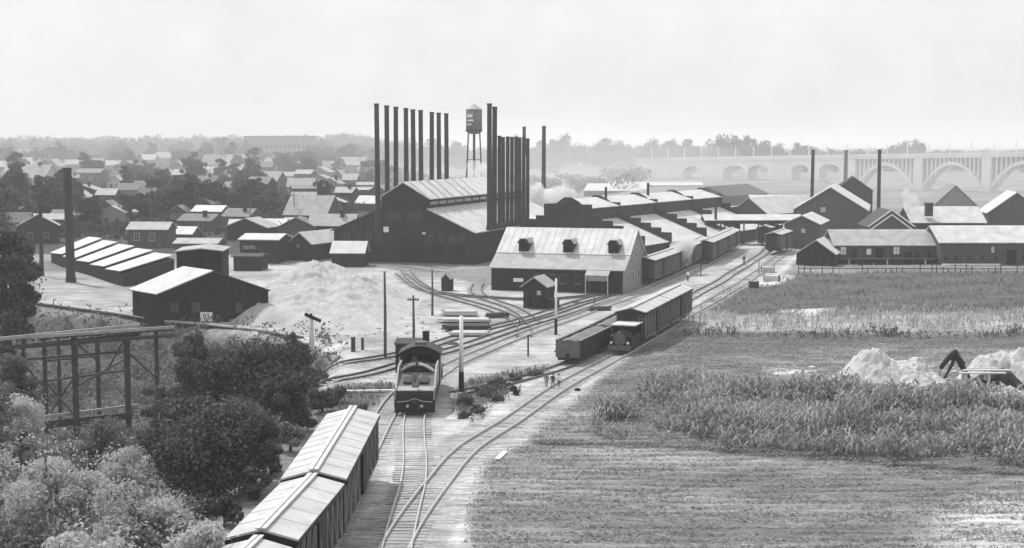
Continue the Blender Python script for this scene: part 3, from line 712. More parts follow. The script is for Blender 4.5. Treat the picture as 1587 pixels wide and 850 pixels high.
# --- left yard buildings
A = at(245, 458, 4.0); B = at(414, 449, 4.0); A.y = 164.5; A.x = (245 - 793.5) / FPX * 164.5; B = Vector(((414 - 793.5) / FPX * 164.5, 164.5, 4))
A.z = 0; wg = B.x - A.x
t = thing('gabled_shed', 'dark gabled shed with a small white number board, above the ravine', 'shed', A)
ev, rd = zat(A.x, A.y, 455), zat(A.x, A.y, 421); sk = (-4.4, 2.2)
def sheared(prof, y0, y1, sh):
    n = len(prof); vs = [(x, y0, z) for x, z in prof] + [(x + sh, y1, z) for x, z in prof]
    return vs, [tuple(range(n)), tuple(range(2 * n - 1, n - 1, -1))] + [(i, n + i, n + (i + 1) % n, (i + 1) % n) for i in range(n)]
MB().add(*sheared([(0, -3), (wg, -3), (wg, ev + .4), (wg / 2, rd), (0, ev)], 0, 5.2, -4.4)).build('wall', 'dark_wall', t)
rb = MB(); y1 = 5.4; e = .3
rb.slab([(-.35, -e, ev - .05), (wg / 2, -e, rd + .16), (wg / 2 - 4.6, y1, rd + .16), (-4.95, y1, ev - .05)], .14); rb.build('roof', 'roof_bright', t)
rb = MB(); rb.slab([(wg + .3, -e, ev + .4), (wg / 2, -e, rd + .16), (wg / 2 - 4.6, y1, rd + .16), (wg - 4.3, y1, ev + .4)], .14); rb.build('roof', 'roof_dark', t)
u = (317 - 245) / ppm(164.5); zc = zat(0, 164.5, 491)
sb = MB().bb(u - .68, u + .68, -.08, -.003, zc - .5, zc + .5).build('number_board', 'white', t)
def text(s, parent, loc, size, m, rot=(math.pi / 2, 0, 0), name='lettering'):
    cu = bpy.data.curves.new(name, 'FONT'); cu.body = s; cu.size = size; cu.extrude = .01; cu.align_x = 'CENTER'; cu.align_y = 'CENTER'
    o = bpy.data.objects.new(name, cu); C.objects.link(o); o.data.materials.append(M[m])
    dg = bpy.context.evaluated_depsgraph_get(); me = bpy.data.meshes.new_from_object(o.evaluated_get(dg)); bpy.data.objects.remove(o)
    o2 = bpy.data.objects.new(name, me); C.objects.link(o2); o2.parent = parent; o2.location = loc; o2.rotation_euler = rot
    if not me.materials: me.materials.append(M[m])
    return o2
for i in (0, 1, 3): MB().bb(1.2 + i * 2.4, 2.1 + i * 2.4, -.04, -.003, 1.1, 2.2).build('boarded_window', 'mid_wall', t)
text('03', sb, (u, -.1, zc), .8, 'iron')
# raised ventilator house behind its ridge
q0 = Vector(((272 - 793.5) / FPX * 172, 172, 0)); w_ = (343 - 272) / ppm(172)
t = thing('ventilator_house', 'dark flat topped tower block behind the gabled shed', 'shed', q0)
z1 = zat(q0.x, 172, 390)
MB().bb(0, w_, 0, 4, 0, z1).build('wall', 'dark_wall', t)
rb = MB(); rb.slab([(-.2, -.3, z1 + .05), (w_ * .55, -.3, z1 + .4), (w_ * .55, 4.3, z1 + .6), (-.2, 4.3, z1 + .25)], .12); rb.slab([(w_ * .55, -.3, z1 + .4), (w_ + .2, -.3, z1 + .1), (w_ + .2, 4.3, z1 + .3), (w_ * .55, 4.3, z1 + .6)], .12); rb.build('roof', 'roof_grey', t)
# strip-roofed shed
z0, z1 = 1.9, 3.6
Pn = [at(79, 391, z0), at(191, 423, z0)]; Pf = [at(137, 367, z1), at(270, 399, z1)]
o = Vector((Pn[0].x, Pn[0].y, 0))
t = thing('strip_roofed_shed', 'low shed with five pale roof panels split by dark battens', 'shed', o)
nq = [Vector((*(p_ - o).xy, p_.z)) for p_ in (Pn[0], Pn[1], Pf[1], Pf[0])]
mb = MB(); vs = [Vector((p_.x, p_.y, -1)) for p_ in nq] + [p_ - Vector((0, 0, .25)) for p_ in nq]
mb.add(vs, [(3, 2, 1, 0), (4, 5, 6, 7), (0, 1, 5, 4), (1, 2, 6, 5), (2, 3, 7, 6), (3, 0, 4, 7)]); mb.build('wall', 'dark_wall', t)
for i in range(5):
    f0, f1 = i / 5 + .004, (i + 1) / 5 - .014
    rb = MB(); a0, a1 = nq[0].lerp(nq[1], f0), nq[0].lerp(nq[1], f1); c0_, c1_ = nq[3].lerp(nq[2], f0), nq[3].lerp(nq[2], f1)
    o1 = (a0 - c0_).normalized() * .4
    rb.slab([a0 + o1 + Vector((0, 0, .02)), a1 + o1 + Vector((0, 0, .32)), c1_ + Vector((0, 0, .32)), c0_ + Vector((0, 0, .02))], .12); rb.build('roof_panel', 'roof_bright', t)
# retaining wall / flume edge above the ravine
pts = [at(*q_) for q_ in ((-60, 455), (0, 462), (90, 474), (180, 486), (262, 499), (330, 505), (400, 512), (452, 521), (480, 534))]
for p_ in pts: p_.z = 0
t = thing('retaining_wall', 'long low retaining wall with pale coping along the ravine edge', 'wall', (pts[0].x, pts[0].y, 0))
w1 = MB(); w2 = MB(); o = pts[0]
for a, b_ in zip(pts[:-1], pts[1:]):
    w1.bar((a - o) + Vector((0, -.3, -1.6)), (b_ - o) + Vector((0, -.3, -1.6)), .5, 3.3)
    w2.bar((a - o) + Vector((0, -.35, .13)), (b_ - o) + Vector((0, -.35, .13)), .75, .16)
w1.build('wall_face', 'brick', t); w2.build('coping', 'roof_grey', t)
# yard sheds around (365-562, 360-415)
simple(372, 430, 408, 372, 363, 8, 'x', 'dark box shed with white roof at the top of the sand bank', 8, over=.3, wins=(('f', 1.6, 2.4, 2.0, .5, 'grey_wall'),))
simple(447, 482, 403, 377, 361, 11, 'y', 'small gabled shed with bright right roof slope left of the mill', 25, over=.3, wins=(('f', 2.0, 2.2, .6, .5, 'grey_wall'),))
simple(514, 563, 414, 392, 375, 5, 'x', 'lean shed with pale square roof against the furnace building', 4, over=.3)
simple(362, 402, 420, 398, 395, 4, 'x', 'low black bin below the white roofed box shed', 8, roof='roof_dark')
# small booth and switch hut
p, hd, w_ = base2((684, 451), (698, 452)); building('watch_booth', 'tiny dark booth with peaked roof among the curved tracks', 'booth', p, 14, 1.25, 1.6, 1.6, 2.3, 'y', 'dark_wall', 'roof_grey', over=.12)
p = at(811, 477); t = building('switch_hut', 'dark gabled switch hut with pale left roof in front of the house', 'hut', p, 20, 2.9, 3.2, 2.7, 3.7, 'y', 'dark_wall', 'roof_grey', over=.35, wins=(('f', 2.0, 1.6, .5, .5, 'pale_wall'),), doors=(('f', .9, .8, 1.9),))
lb = MB(); lb.bb(2.95, 4.0, .2, 1.9, -.1, 1.0); lb.build('lean_to', 'dark_wall', t); lb = MB(); lb.slab([(2.95, .1, 1.15), (4.15, .1, 1.0), (4.15, 2, 1.0), (2.95, 2, 1.15)], .07); lb.build('lean_to_roof', 'roof_dark', t)
p = at(613, 578); building('tool_shed', 'flat dark shed directly behind the steam locomotive', 'shed', p, 4, 2.5, 3, 2.45, 2.7, 'x', 'dark_wall', 'roof_dark', over=.1)
# ------------------------------------------------------------------ rolling stock
def wheelset(parent, y, half=.72, r=.42):
    for sx in (-1, 1):
        MB().cone((sx * (half - .06), y, r + .31), (sx * (half + .07), y, r + .31), r, r, 16).build('wheel', 'iron', parent)
def truck(t, y):
    mb = MB()
    for sx in (-1, 1): mb.bar((sx * .98, y - 1.15, .73), (sx * .98, y + 1.15, .73), .12, .32); mb.bar((sx * .98, y - .25, .9), (sx * .98, y + .25, .9), .2, .5)
    mb.bb(-.98, .98, y - .15, y + .15, .6, .95)
    k = mb.build('truck', 'iron', t); wheelset(k, y - .85); wheelset(k, y + .85)
def boxcar(label, Lc=11.6, wd=2.75, zf=1.15, ze=3.62, zr=3.98, group='boxcars', roof='car_roof', wall='car_wall', name='boxcar'):
    t = thing(name, label, 'boxcar', (0, 0, 0), 0, group); h = wd / 2
    mb = MB(); mb.prism([(-h, zf), (h, zf), (h, ze), (0, zr), (-h, ze)], 0, Lc); mb.build('body', wall, t)
    MB().bb(-h + .1, h - .1, -.1, Lc + .1, zf - .28, zf - .003).build('underframe', 'iron', t)
    rw = h + .16; k = (zr - ze) / h; th = .09; a = ze - k * .16 + .1
    rb = MB()
    for sg in (-1, 1): rb.slab([(0, -.22, zr + .1), (sg * rw, -.22, a), (sg * rw, Lc + .22, a), (0, Lc + .22, zr + .1)], th)
    nn_ = int(Lc / 1.6)
    for i in range(1, nn_):
        y = i * Lc / nn_
        for sg in (-1, 1): rb.bar((sg * .26, y, zr + .097 - k * .26), (sg * (rw - .02), y, a + .003), .04, .04)
    rb.build('roof', roof, t)
    fa = MB()
    for y in (-.225, Lc + .18): fa.prism([(-rw, a - .3), (rw, a - .3), (rw, a - th + .0), (0, zr + .0), (-rw, a - th + .0)], y, y + .045)
    for sg in (-1, 1): fa.bb(sg * (rw - .045), sg * (rw + .01), -.2, Lc + .2, a - .22, a - .1)
    fa.build('fascia', 'iron', t)
    rn = MB(); rn.bb(-.23, -.03, -.35, Lc + .35, zr + .13, zr + .18); rn.bb(.03, .23, -.35, Lc + .35, zr + .13, zr + .18); rn.build('running_board', 'wood_pale', t)
    for sg in (-1, 1):
        sb = MB(); n = 9
        ys = [i * Lc / (n - 1) for i in range(n)]
        for i, y in enumerate(ys):
            y = min(max(y, .08), Lc - .08)
            sb.bb(sg * (h + .003), sg * (h + .1), y - .07, y + .07, zf + .02, ze - .12)
        sb.bb(sg * (h + .003), sg * (h + .09), .16, Lc - .16, zf - .08, zf + .015)
        for i in (0, 1, 2, 5, 6, 7):
            y_a, y_b = ys[i] + .1, ys[i + 1] - .1
            if i >= 5: y_a, y_b = y_b, y_a
            sb.bar((sg * (h + .045), y_a, zf + .1), (sg * (h + .045), y_b, ze - .2), .07, .09)
        sb.build('side_brace', 'car_post', t)
        dr = MB(); dr.bb(sg * (h + .11), sg * (h + .16), Lc / 2 - .85, Lc / 2 + .85, zf + .03, ze - .2); d = dr.build('door', 'car_wall', t)
        tr = MB(); tr.bb(sg * (h + .165), sg * (h + .2), Lc / 2 - 1.8, Lc / 2 + .95, ze - .2, ze - .12); tr.build('door_rail', 'iron', d)
        MB().bb(sg * (h + .165), sg * (h + .2), Lc / 2 - .7, Lc / 2 - .6, 2.1, 2.5).build('handle', 'car_post', d)
    ld = MB()
    for x in (.75, 1.2): ld.bb(x - .025, x + .025, -.1, -.05, zf - .2, ze)
    for i in range(7): ld.bb(.75, 1.2, -.11, -.06, zf + .1 + i * .34, zf + .14 + i * .34)
    ld.build('ladder', 'car_post', t)
    bw_ = MB(); bw_.cone((-.55, -.3, 1.0), (-.55, -.3, ze - .6), .025, .025, 6); bw_.cone((-.55, -.3, ze - .6), (-.55, -.3, ze - .56), .24, .24, 14); bw_.build('brake_wheel', 'iron', t)
    for y, s in ((-.1, -1), (Lc + .1, 1)): MB().bb(-.14, .14, y, y + s * .32, .88, 1.12).build('coupler', 'iron', t)
    truck(t, 1.7); truck(t, Lc - 1.7)
    return t
def onroute(pts, d):
    for a, b_ in zip(pts[:-1], pts[1:]):
        l = (b_ - a).length
        if d <= l: q = a + (b_ - a) * (d / l); return q, math.degrees(math.atan2((b_ - a).x, (b_ - a).y))
        d -= l
    return pts[-1], math.degrees(math.atan2((pts[-1] - pts[-2]).x, (pts[-1] - pts[-2]).y))
def nearest_s(pts, p):
    best = (1e9, 0); acc = 0
    for a, b_ in zip(pts[:-1], pts[1:]):
        dd = (a - p).length
        if dd < best[0]: best = (dd, acc)
        acc += (b_ - a).length
    return best[1]
def place_on(root, pts, s, Lc):
    a, _ = onroute(pts, s); b_, _ = onroute(pts, s + Lc); d = b_ - a
    root.location = (a.x, a.y, 0); root.rotation_euler = (0, 0, -math.atan2(d.x, d.y))
# three big boxcars beside the ravine: their near roof ends are at known rows
c = CURV['near']
s1 = nearest_s(c, NEARG[1]); s2 = nearest_s(c, NEARG[2]); s3 = nearest_s(c, NEARG[3])
print('near cars s', s1, s2, s3, [tuple(round(q, 1) for q in p) for p in NEARG])
LC = (s2 - s1) - .75
bx = boxcar('pale roofed boxcar by the ravine, middle one of the nearest three', LC, group='boxcars beside the ravine')
K = kids_of(None)
place_on(bx, c, s1 + .2, LC)
b2 = boxcar('pale roofed boxcar by the ravine, farthest of the nearest three', s3 - s2 - .6, group='boxcars beside the ravine'); place_on(b2, c, s2 + .2, s3 - s2 - .6); b2.scale = (1.03, 1, 1.04)
b3 = dup(bx, (0, 0, 0), 0, 'pale roofed boxcar by the ravine, nearest one, only its roof end showing', K); place_on(b3, c, s1 - LC - .75, LC); b3.scale = (.93, 1, .95)

# boxcars along the field
proto = boxcar('dark boxcar along the field, coupled behind the little locomotive', 12.0, group='boxcars along the field edge'); K = kids_of(None)
c = CURV['main']; s0 = nearest_s(c, at(968, 545)) + 2.4
place_on(proto, c, s0, 12); o = dup(proto, (0, 0, 0), 0, 'dark boxcar along the field, farther one of the string', K); place_on(o, c, s0 + 12.9, 12)
# strings by the office house
for key, px0_, labs in (('ladder_low', (1012, 444), ('boxcar just right of the pale roofed house, nearest of its string', 'boxcar second behind the house corner, below the steam', 'third boxcar of the string behind the house', 'fourth and farthest boxcar of the string behind the house')),
                        ('loco', (1094, 410), ('boxcar with open slatted side, front of the far middle string', 'second boxcar of the far middle string', 'third boxcar of the far middle string')),
                        ):
    c = CURV[key]; s0 = nearest_s(c, at(*px0_))
    for i, lb_ in enumerate(labs):
        o = dup(proto, (0, 0, 0), 0, lb_, K, group='boxcars standing by the works'); place_on(o, c, s0 + i * 12.9, 12)
for (px, py, hd_, lb_) in ((1184, 382, 20, 'dark boxcar standing before the two storey yard building'), (1198, 395, 20, 'small dark wagon at the near end of the far siding')):
    o = dup(proto, at(px, py), hd_, lb_, K, group='boxcars standing by the works')
# gondolas
def gondola(label, Lc=11.0):
    t = thing('gondola_wagon', label, 'gondola wagon', group='low gondola wagons'); h = 1.08; zf, zt_ = .65, 2.2
    MB().bb(-h, h, 0, .09, zf, zt_).build('end_wall', 'rust', t); MB().bb(-h, h, Lc - .09, Lc, zf, zt_).build('end_wall', 'rust', t)
    for sg in (-1, 1):
        sb = MB().bb(sg * (h - .09), sg * h, .092, Lc - .092, zf, zt_)
        for i in range(10): y = .15 + i * (Lc - .3) / 9; sb.bb(sg * (h + .002), sg * (h + .09), y - .05, y + .05, zf + .02, zt_ - .02)
        sb.build('side_wall', 'car_wall', t)
        MB().bb(sg * (h - .12), sg * (h + .12), 0, Lc, zt_ + .002, zt_ + .07).build('top_rail', 'car_post', t)
    MB().bb(-h + .1, h - .1, .1, Lc - .1, zf - .25, zf - .004).build('floor_frame', 'iron', t)
    n, m_ = 9, 30; vs = []; fs = []; rr = random.Random(7)
    for j in range(m_):
        for i in range(n):
            u, v = i / (n - 1), j / (m_ - 1)
            vs.append((-h + .1 + u * (2 * h - .2), .1 + v * (Lc - .2), zt_ - .2 + .38 * math.sin(math.pi * u) * (0.7 + .3 * math.sin(v * 19)) + rr.uniform(-.03, .03)))
    for j in range(m_ - 1):
        for i in range(n - 1): fs.append((j * n + i, j * n + i + 1, (j + 1) * n + i + 1, (j + 1) * n + i))
    MB().add(vs, fs).build('gravel_load', 'load', t, True)
    for y, s in ((0, -1), (Lc, 1)): MB().bb(-.14, .14, y, y + s * .4, .8, 1.05).build('coupler', 'iron', t)
    truck(t, 1.6); truck(t, Lc - 1.6); return t
g = gondola('gravel filled gondola nearest the three walking figures'); K = kids_of(None); c = CURV['gondola']; s0 = nearest_s(c, at(866, 567))
place_on(g, c, s0, 11)
for i, lb_ in enumerate(('farther gravel filled gondola, left of the field side boxcars',)):
    o = dup(g, (0, 0, 0), 0, lb_, K); place_on(o, c, s0 + 11.9 * (i + 1), 11)

# ---- little locomotive in front of the field boxcars
t = thing('dinkey_locomotive', 'little dark locomotive with pale cab roof before the field boxcars', 'small locomotive')
MB().bb(-1.05, 1.05, 0, 4.6, .62, .95).build('frame', 'iron', t)
MB().cone((0, .15, 1.55), (0, 2.9, 1.55), .72, .72, 20).build('boiler', 'iron', t, True)
MB().cone((0, .05, 1.55), (0, .14, 1.55), .6, .6, 20).build('smokebox_door', 'rust', t)
MB().cone((0, .6, 2.2), (0, .6, 2.75), .17, .22, 12).build('smokestack', 'iron', t)
for sg in (-1, 1): MB().bb(sg * .62, sg * 1.08, .5, 2.7, .96, 1.75).build('side_tank', 'iron', t)
cb = MB(); cb.bb(-1.05, 1.05, 2.9, 3.0, .96, 2.1)
for x in (-1.05, .97):
    for y in (2.9, 4.4): cb.bb(x, x + .08, y, y + .08, .96, 2.62)
cb.bb(-1.05, -.97, 2.98, 4.4, .96, 1.8); cb.bb(.97, 1.05, 2.98, 4.4, .96, 1.8); cb.bb(-1.05, 1.05, 4.4, 4.48, .96, 2.62)
cb.build('cab', 'iron', t); MB().bb(-1.2, 1.2, 1.3, 4.6, 2.64, 2.74).build('cab_roof', 'roof_bright', t)
for sg in (-1, 1): MB().cone((sg * .8, -.02, 1.2), (sg * .8, .12, 1.2), .13, .13, 12).build('headlight', 'white', t)
MB().bb(-1.1, 1.1, -.14, 0, .5, .98).build('buffer_beam', 'rust', t)
for y in (1.0, 2.4, 3.8):
    for sx in (-1, 1): MB().cone((sx * .66, y, .73), (sx * .79, y, .73), .42, .42, 16).build('wheel', 'iron', t)
place_on(t, CURV['main'], nearest_s(CURV['main'], at(965, 546)) - 2.3, 4.6)

# ---- the steam switcher, tender towards the camera
t = thing('steam_locomotive', 'steam switching locomotive backing towards the camera, tender and cab foremost', 'steam locomotive')
h = 1.47
MB().bb(-h, h, 0, 6.0, 1.02, 1.7).build('tender_frame', 'iron', t)
fb = MB(); fb.bb(-h, h, -.25, -.003, .34, 1.66); fb.bb(-h - .02, h + .02, -.5, -.25, .3, .38); fb.build('footboard', 'iron', t)
for sg in (-1, 1): MB().cone((sg * .52, -.36, .75), (sg * .52, -.252, .75), .11, .11, 12).build('marker_lamp', 'wood_pale', t)
MB().bb(-.18, .18, -.75, -.252, .85, 1.15).build('coupler', 'iron', t)
# sloped tank: side sheets curve up to the coal bunker
tk = MB()
for sg in (-1, 1):
    pr = [(0.1, 1.72), (0.1, 2.0), (1.2, 2.35), (2.3, 3.0), (3.0, 3.25), (5.9, 3.25), (5.9, 1.72)]
    tk.prismx(pr, sg * (h - .12) if sg > 0 else -h, h if sg > 0 else -(h - .12))
tk.build('tank_side', 'roof_grey', t)  # pale colour imitates sun reflected off the tender sides
sl_ = MB(); sl_.slab([(-h + .122, .1, 1.78), (h - .122, .1, 1.78), (h - .122, 2.9, 2.75), (-h + .122, 2.9, 2.75)], .08); sl_.build('tank_slope', 'rust', t)
rv = MB()
for sg in (-1, 1):
    for i in range(12): rv.ball((sg * (h + .005), .3 + i * .48, 1.85), .03, 6)
for i in range(11): rv.ball((-1.35 + i * .27, -.005, 1.78), .03, 6)
tag(rv.build('rivets', 'rust', t), kind='stuff')
MB().slab([(-h + .13, .06, 1.84), (h - .13, .06, 1.84), (h - .13, .7, 2.05), (-h + .13, .7, 2.05)], .05).build('rear_deck', 'roof_grey', t)
MB().tube([(-1.3, -.3, 1.05), (-.6, -.34, 1.1), (0, -.34, 1.3), (.6, -.34, 1.1), (1.3, -.3, 1.05)], .025, 6).build('uncoupling_lever', 'wood_pale', t)
MB().tube([(.3, -.26, 1.1), (.34, -.4, .8), (.28, -.45, .5)], .045, 6).build('air_hose', 'rust', t, True)
for sg in (-1, 1):
    st_ = MB(); st_.bb(sg * 1.25, sg * 1.5, -.24, .15, .62, .68); st_.bb(sg * 1.46, sg * 1.5, -.24, -.19, .68, 1.7); st_.build('step', 'rust', t)
    MB().tube([(sg * 1.42, -.28, 1.2), (sg * 1.42, -.34, 1.9), (sg * 1.38, .1, 2.3)], .025, 6).build('handrail', 'wood_pale', t)
MB().cone((0, .5, 2.35), (0, .5, 2.75), .06, .06, 8).build('lamp_bracket', 'iron', t)
MB().cone((0, .35, 2.8), (0, .62, 2.8), .2, .2, 14).build('headlamp', 'rust', t)
for sg in (-1, 1):
    ht = MB(); ht.box((sg * .62, 1.5, 2.38), (.62, .85, .12), 0, .33); ht.build('tank_hatch', 'iron', t)
MB().box((0, 1.15, 2.22), (.5, 1.3, .1), 0, .33).build('filler_lid', 'iron', t)
MB().box((0, 3.1, 2.98), (1.7, .16, .5)).build('coal_gate', 'iron', t)
hr = MB()
for sg in (-1, 1): hr.tube([(sg * (.12 + 1.2 * i / 8), 2.9, 2.78 + .55 * math.cos(math.pi / 2 * i / 8)) for i in range(9)], .12, 8); hr.build('bunker_rim', 'roof_bright', t, True)
cl = MB(); rr = random.Random(3)
for i in range(70):
    x, y = rr.uniform(-1.2, 1.2), rr.uniform(3.2, 5.6); z = 2.75 + .42 * math.cos(x * 1.1) * (1 - abs(y - 4.4) / 2.4); cl.ball((x, y, z), rr.uniform(.14, .3), 7, 1, 1, .8)
tag(cl.build('coal', 'coal', t), kind='stuff')
MB().bb(-h + .13, h - .13, 3.2, 5.85, 1.72, 2.85).build('bunker', 'iron', t)
MB().ball((-.5, 6.9, 3.0), .28, 10, 1, .8, 1.6).build('firedoor_gear', 'rust', t, True)
# cab
y0_, y1_ = 6.4, 8.6; cw = 1.5
cb = MB()
for sg in (-1, 1):
    xa, xb = (sg * cw, sg * (cw - .06)); xa, xb = min(xa, xb), max(xa, xb)
    cb.bb(xa, xb, y0_, y1_, 1.3, 2.55); cb.bb(xa, xb, y0_, y0_ + .3, 2.551, 3.75); cb.bb(xa, xb, y1_ - .3, y1_, 2.551, 3.75); cb.bb(xa, xb, y0_ + .3, y1_ - .3, 3.5, 3.75)
cb.bb(-cw + .061, cw - .061, y1_ - .06, y1_, 1.3, 3.9)
cb.bb(-cw + .061, -cw + .35, y0_, y0_ + .06, 1.3, 3.75); cb.bb(cw - .35, cw - .061, y0_, y0_ + .06, 1.3, 3.75)
cb.bb(-cw, cw, y0_, y1_, 1.2, 1.298)
pr = [(-cw, 3.6)] + [(-cw + 2 * cw * i / 10, 3.75 + .5 * math.sin(math.pi * i / 10)) for i in range(11)] + [(cw, 3.6)]
cb.prism([(x, z - .02) for x, z in pr][::-1], y0_, y0_ + .06)
cb.build('cab', 'iron', t)
rf = MB(); pr = [(-cw - .18 + (2 * cw + .36) * i / 12, 3.72 + .62 * math.sin(math.pi * i / 12)) for i in range(13)]
for a, b_ in zip(pr[:-1], pr[1:]): rf.slab([(a[0], y0_ - .55, a[1]), (b_[0], y0_ - .55, b_[1]), (b_[0], y1_ + .3, b_[1]), (a[0], y1_ + .3, a[1])], .07)
rf.build('cab_roof', 'stack', t)
MB().bb(-.4, .4, y0_ + .3, y0_ + 1.3, 4.33, 4.5).build('roof_ventilator', 'rust', t)
for sg in (-1, 1): MB().bb(sg * (cw + .003), sg * (cw + .03), y0_ + .35, y1_ - .35, 2.6, 3.45).build('window', 'grey_wall', t)
gr = MB()
for sg in (-1, 1): gr.tube([(sg * (cw + .08), y0_ - .1, 1.5), (sg * (cw + .1), y0_ - .1, 3.4)], .03, 6)
gr.build('grab_rail', 'wood_pale', t)
MB().cone((0, 8.6, 2.55), (0, 13.2, 2.55), .86, .8, 24).build('boiler', 'iron', t, True)
MB().cone((0, 13.2, 2.55), (0, 14.3, 2.55), .84, .84, 24).build('smokebox', 'stack', t, True)
MB().cone((0, 13.7, 3.2), (0, 13.7, 4.5), .24, .3, 14).build('smokestack', 'iron', t)
MB().ball((0, 9.9, 3.4), .42, 14, 1, 1, 1.2).build('steam_dome', 'rust', t, True)
MB().ball((0, 11.8, 3.35), .4, 14, 1, 1, 1.2).build('sand_dome', 'rust', t, True)
MB().bb(-1.0, 1.0, 8.6, 14.6, 1.0, 1.35).build('engine_frame', 'iron', t)
for sg in (-1, 1):
    MB().bb(sg * 1.0, sg * 1.45, 8.6, 13.8, 1.75, 1.82).build('running_plate', 'iron', t)
    MB().bb(sg * .85, sg * 1.35, 12.9, 14.2, .7, 1.4).build('cylinder_block', 'iron', t)
for y in (8.6, 10.3, 12.0):
    for sx in (-1, 1): MB().cone((sx * .66, y, .96), (sx * .8, y, .96), .65, .65, 20).build('driving_wheel', 'iron', t)
truck(t, 1.5); truck(t, 4.6)
s0 = nearest_s(CURV['loco'], at(643, 645)); place_on(t, CURV['loco'], s0 + .2, 13)
# ------------------------------------------------------------------ trees
def leaf_quads(rr, centers, radii, n, size, squash=.75):
    """n leaf sprays spread through clumps; numpy"""
    ci = rr.integers(0, len(centers), n); d = rr.normal(size=(n, 3)); d /= np.linalg.norm(d, axis=1)[:, None]
    rad = radii[ci] * rr.uniform(.35, 1.08, n) ** .55
    p = centers[ci] + d * rad[:, None] * np.array([1, 1, squash])
    nrm = d * .8 + rr.normal(size=(n, 3)) * .7; nrm /= np.linalg.norm(nrm, axis=1)[:, None]
    a = np.cross(nrm, rr.normal(size=(n, 3))); a /= np.linalg.norm(a, axis=1)[:, None]; b_ = np.cross(nrm, a)
    s = (size * rr.uniform(.5, 1.3, n))[:, None]
    v = np.stack([p - a * s, p + b_ * s * .55, p + a * s, p - b_ * s * .55], 1).reshape(-1, 3)
    return v, np.arange(4 * n).reshape(n, 4)
def make_tree(name, label, cat, H, Wc, leaves, size, m, seed, group=None, low=.2, loc=(0, 0, 0), clumps=None, willow=False, lean=0):
    rr = np.random.default_rng(seed); t = thing(name, label, cat, loc, 0, group)
    nc = clumps or 26; R = Wc / 2; cz = H * (low + 1) / 2; rz = H * (1 - low) / 2
    cs = []; 
    lob = rr.uniform(0, 6.28, 3)
    while len(cs) < nc:
        q = rr.normal(size=3); q /= np.linalg.norm(q); q *= rr.uniform(.35, 1.0)
        q[:2] *= 1 + .22 * math.sin(2 * math.atan2(q[1], q[0]) + lob[0]) + .14 * math.sin(3 * math.atan2(q[1], q[0]) + lob[1]); q[2] *= 1 + .15 * math.sin(4 * math.atan2(q[1], q[0]) + lob[2])
        w = 1 - .25 * max(q[2], 0)
        cs.append((q[0] * R * w * .82, q[1] * R * w * .82, cz + q[2] * rz * .86))
    cs = np.array(cs); rad = rr.uniform(.16, .36, nc) * R * (1.0 if R < rz * 1.6 else .8)
    v, f = leaf_quads(rr, cs, rad, leaves, size)
    if leaves > 4000:
        v2, f2 = leaf_quads(rr, np.array([(0, 0, cz)]), np.array([R * .95]), leaves // 26, size * .9, rz / R); v = np.concatenate([v, v2]); f = np.concatenate([f, f2 + len(v) - len(v2)])
    npmesh('crown', v, f, m, t)
    mb = MB(); r0 = max(.1, H * .028)
    pts = [(0, 0, -.4), (rr.uniform(-.1, .1) * H * .3, 0, H * .3), (rr.uniform(-.05, .05) * H, rr.uniform(-.05, .05) * H, H * .62), (0, 0, H * .85)]
    mb.tube(pts, [r0 * 1.3, r0, r0 * .6, r0 * .2], 8)
    for i in range(6):
        c_ = cs[i % nc]; st = Vector(pts[1]).lerp(Vector(pts[2]), (i % 3) * .4)
        mb.tube([st, st.lerp(Vector(c_), .5) + Vector((0, 0, -.05 * H)), Vector(c_)], [r0 * .5, r0 * .35, r0 * .12], 5)
    mb.build('trunk', 'bark', t, True); return t

def zoff(px, pytop, D): x = (px - 793.5) / FPX * D; return zat(x, D, pytop)
def near_tree(px, py_top, D, wpx, label, m='leaf_mid', leaves=9000, size=.22, *a_, **k_):
    return near_tree_(px, py_top, D, wpx, label, m, int(leaves * 1.7), size * (.8 if m == 'leaf_dark' else .68), *a_, **k_)
def near_tree_(px, py_top, D, wpx, label, m='leaf_mid', leaves=9000, size=.22, seed=1, cat='tree', name='broadleaf_tree', low=.15, base=None, clumps=40):
    x = (px - 793.5) / FPX * D; z0 = hz(x, D) if base is None else base; H = zat(x, D, py_top) - z0; Wc = wpx / ppm(D)
    return make_tree(name, label, cat, H, Wc, leaves, size, m, seed, None, low, (x, D, z0 - .1), clumps)
near_tree(318, 602, 84, 235, 'big round dark tree in the ravine beside the nearest boxcars', 'leaf_dark', 22000, .17, 11, clumps=60, low=.12)
near_tree(395, 512, 112, 190, 'dense dark tree at the top of the ravine below the coping', 'leaf_dark', 15000, .2, 12, clumps=45)
near_tree(300, 520, 122, 150, 'dark bushy tree between the trestle and the gabled shed', 'leaf_dark', 11000, .2, 13, clumps=38)
near_tree(440, 560, 100, 110, 'small dark tree on the bank beside the yard tracks', 'leaf_dark', 9000, .18, 14, clumps=26)
near_tree(12, 322, 150, 110, 'tall dark tree beside the thin boiler stack', 'leaf_dark', 15000, .26, 15, clumps=46)
near_tree(15, 528, 112, 95, 'pale rounded bush left of the trestle', 'leaf_mid', 8000, .18, 16, name='bushy_tree', clumps=26)
near_tree(240, 575, 116, 70, 'small bushy tree at the right foot of the trestle', 'leaf_mid', 5000, .18, 17, name='bushy_tree', clumps=20)
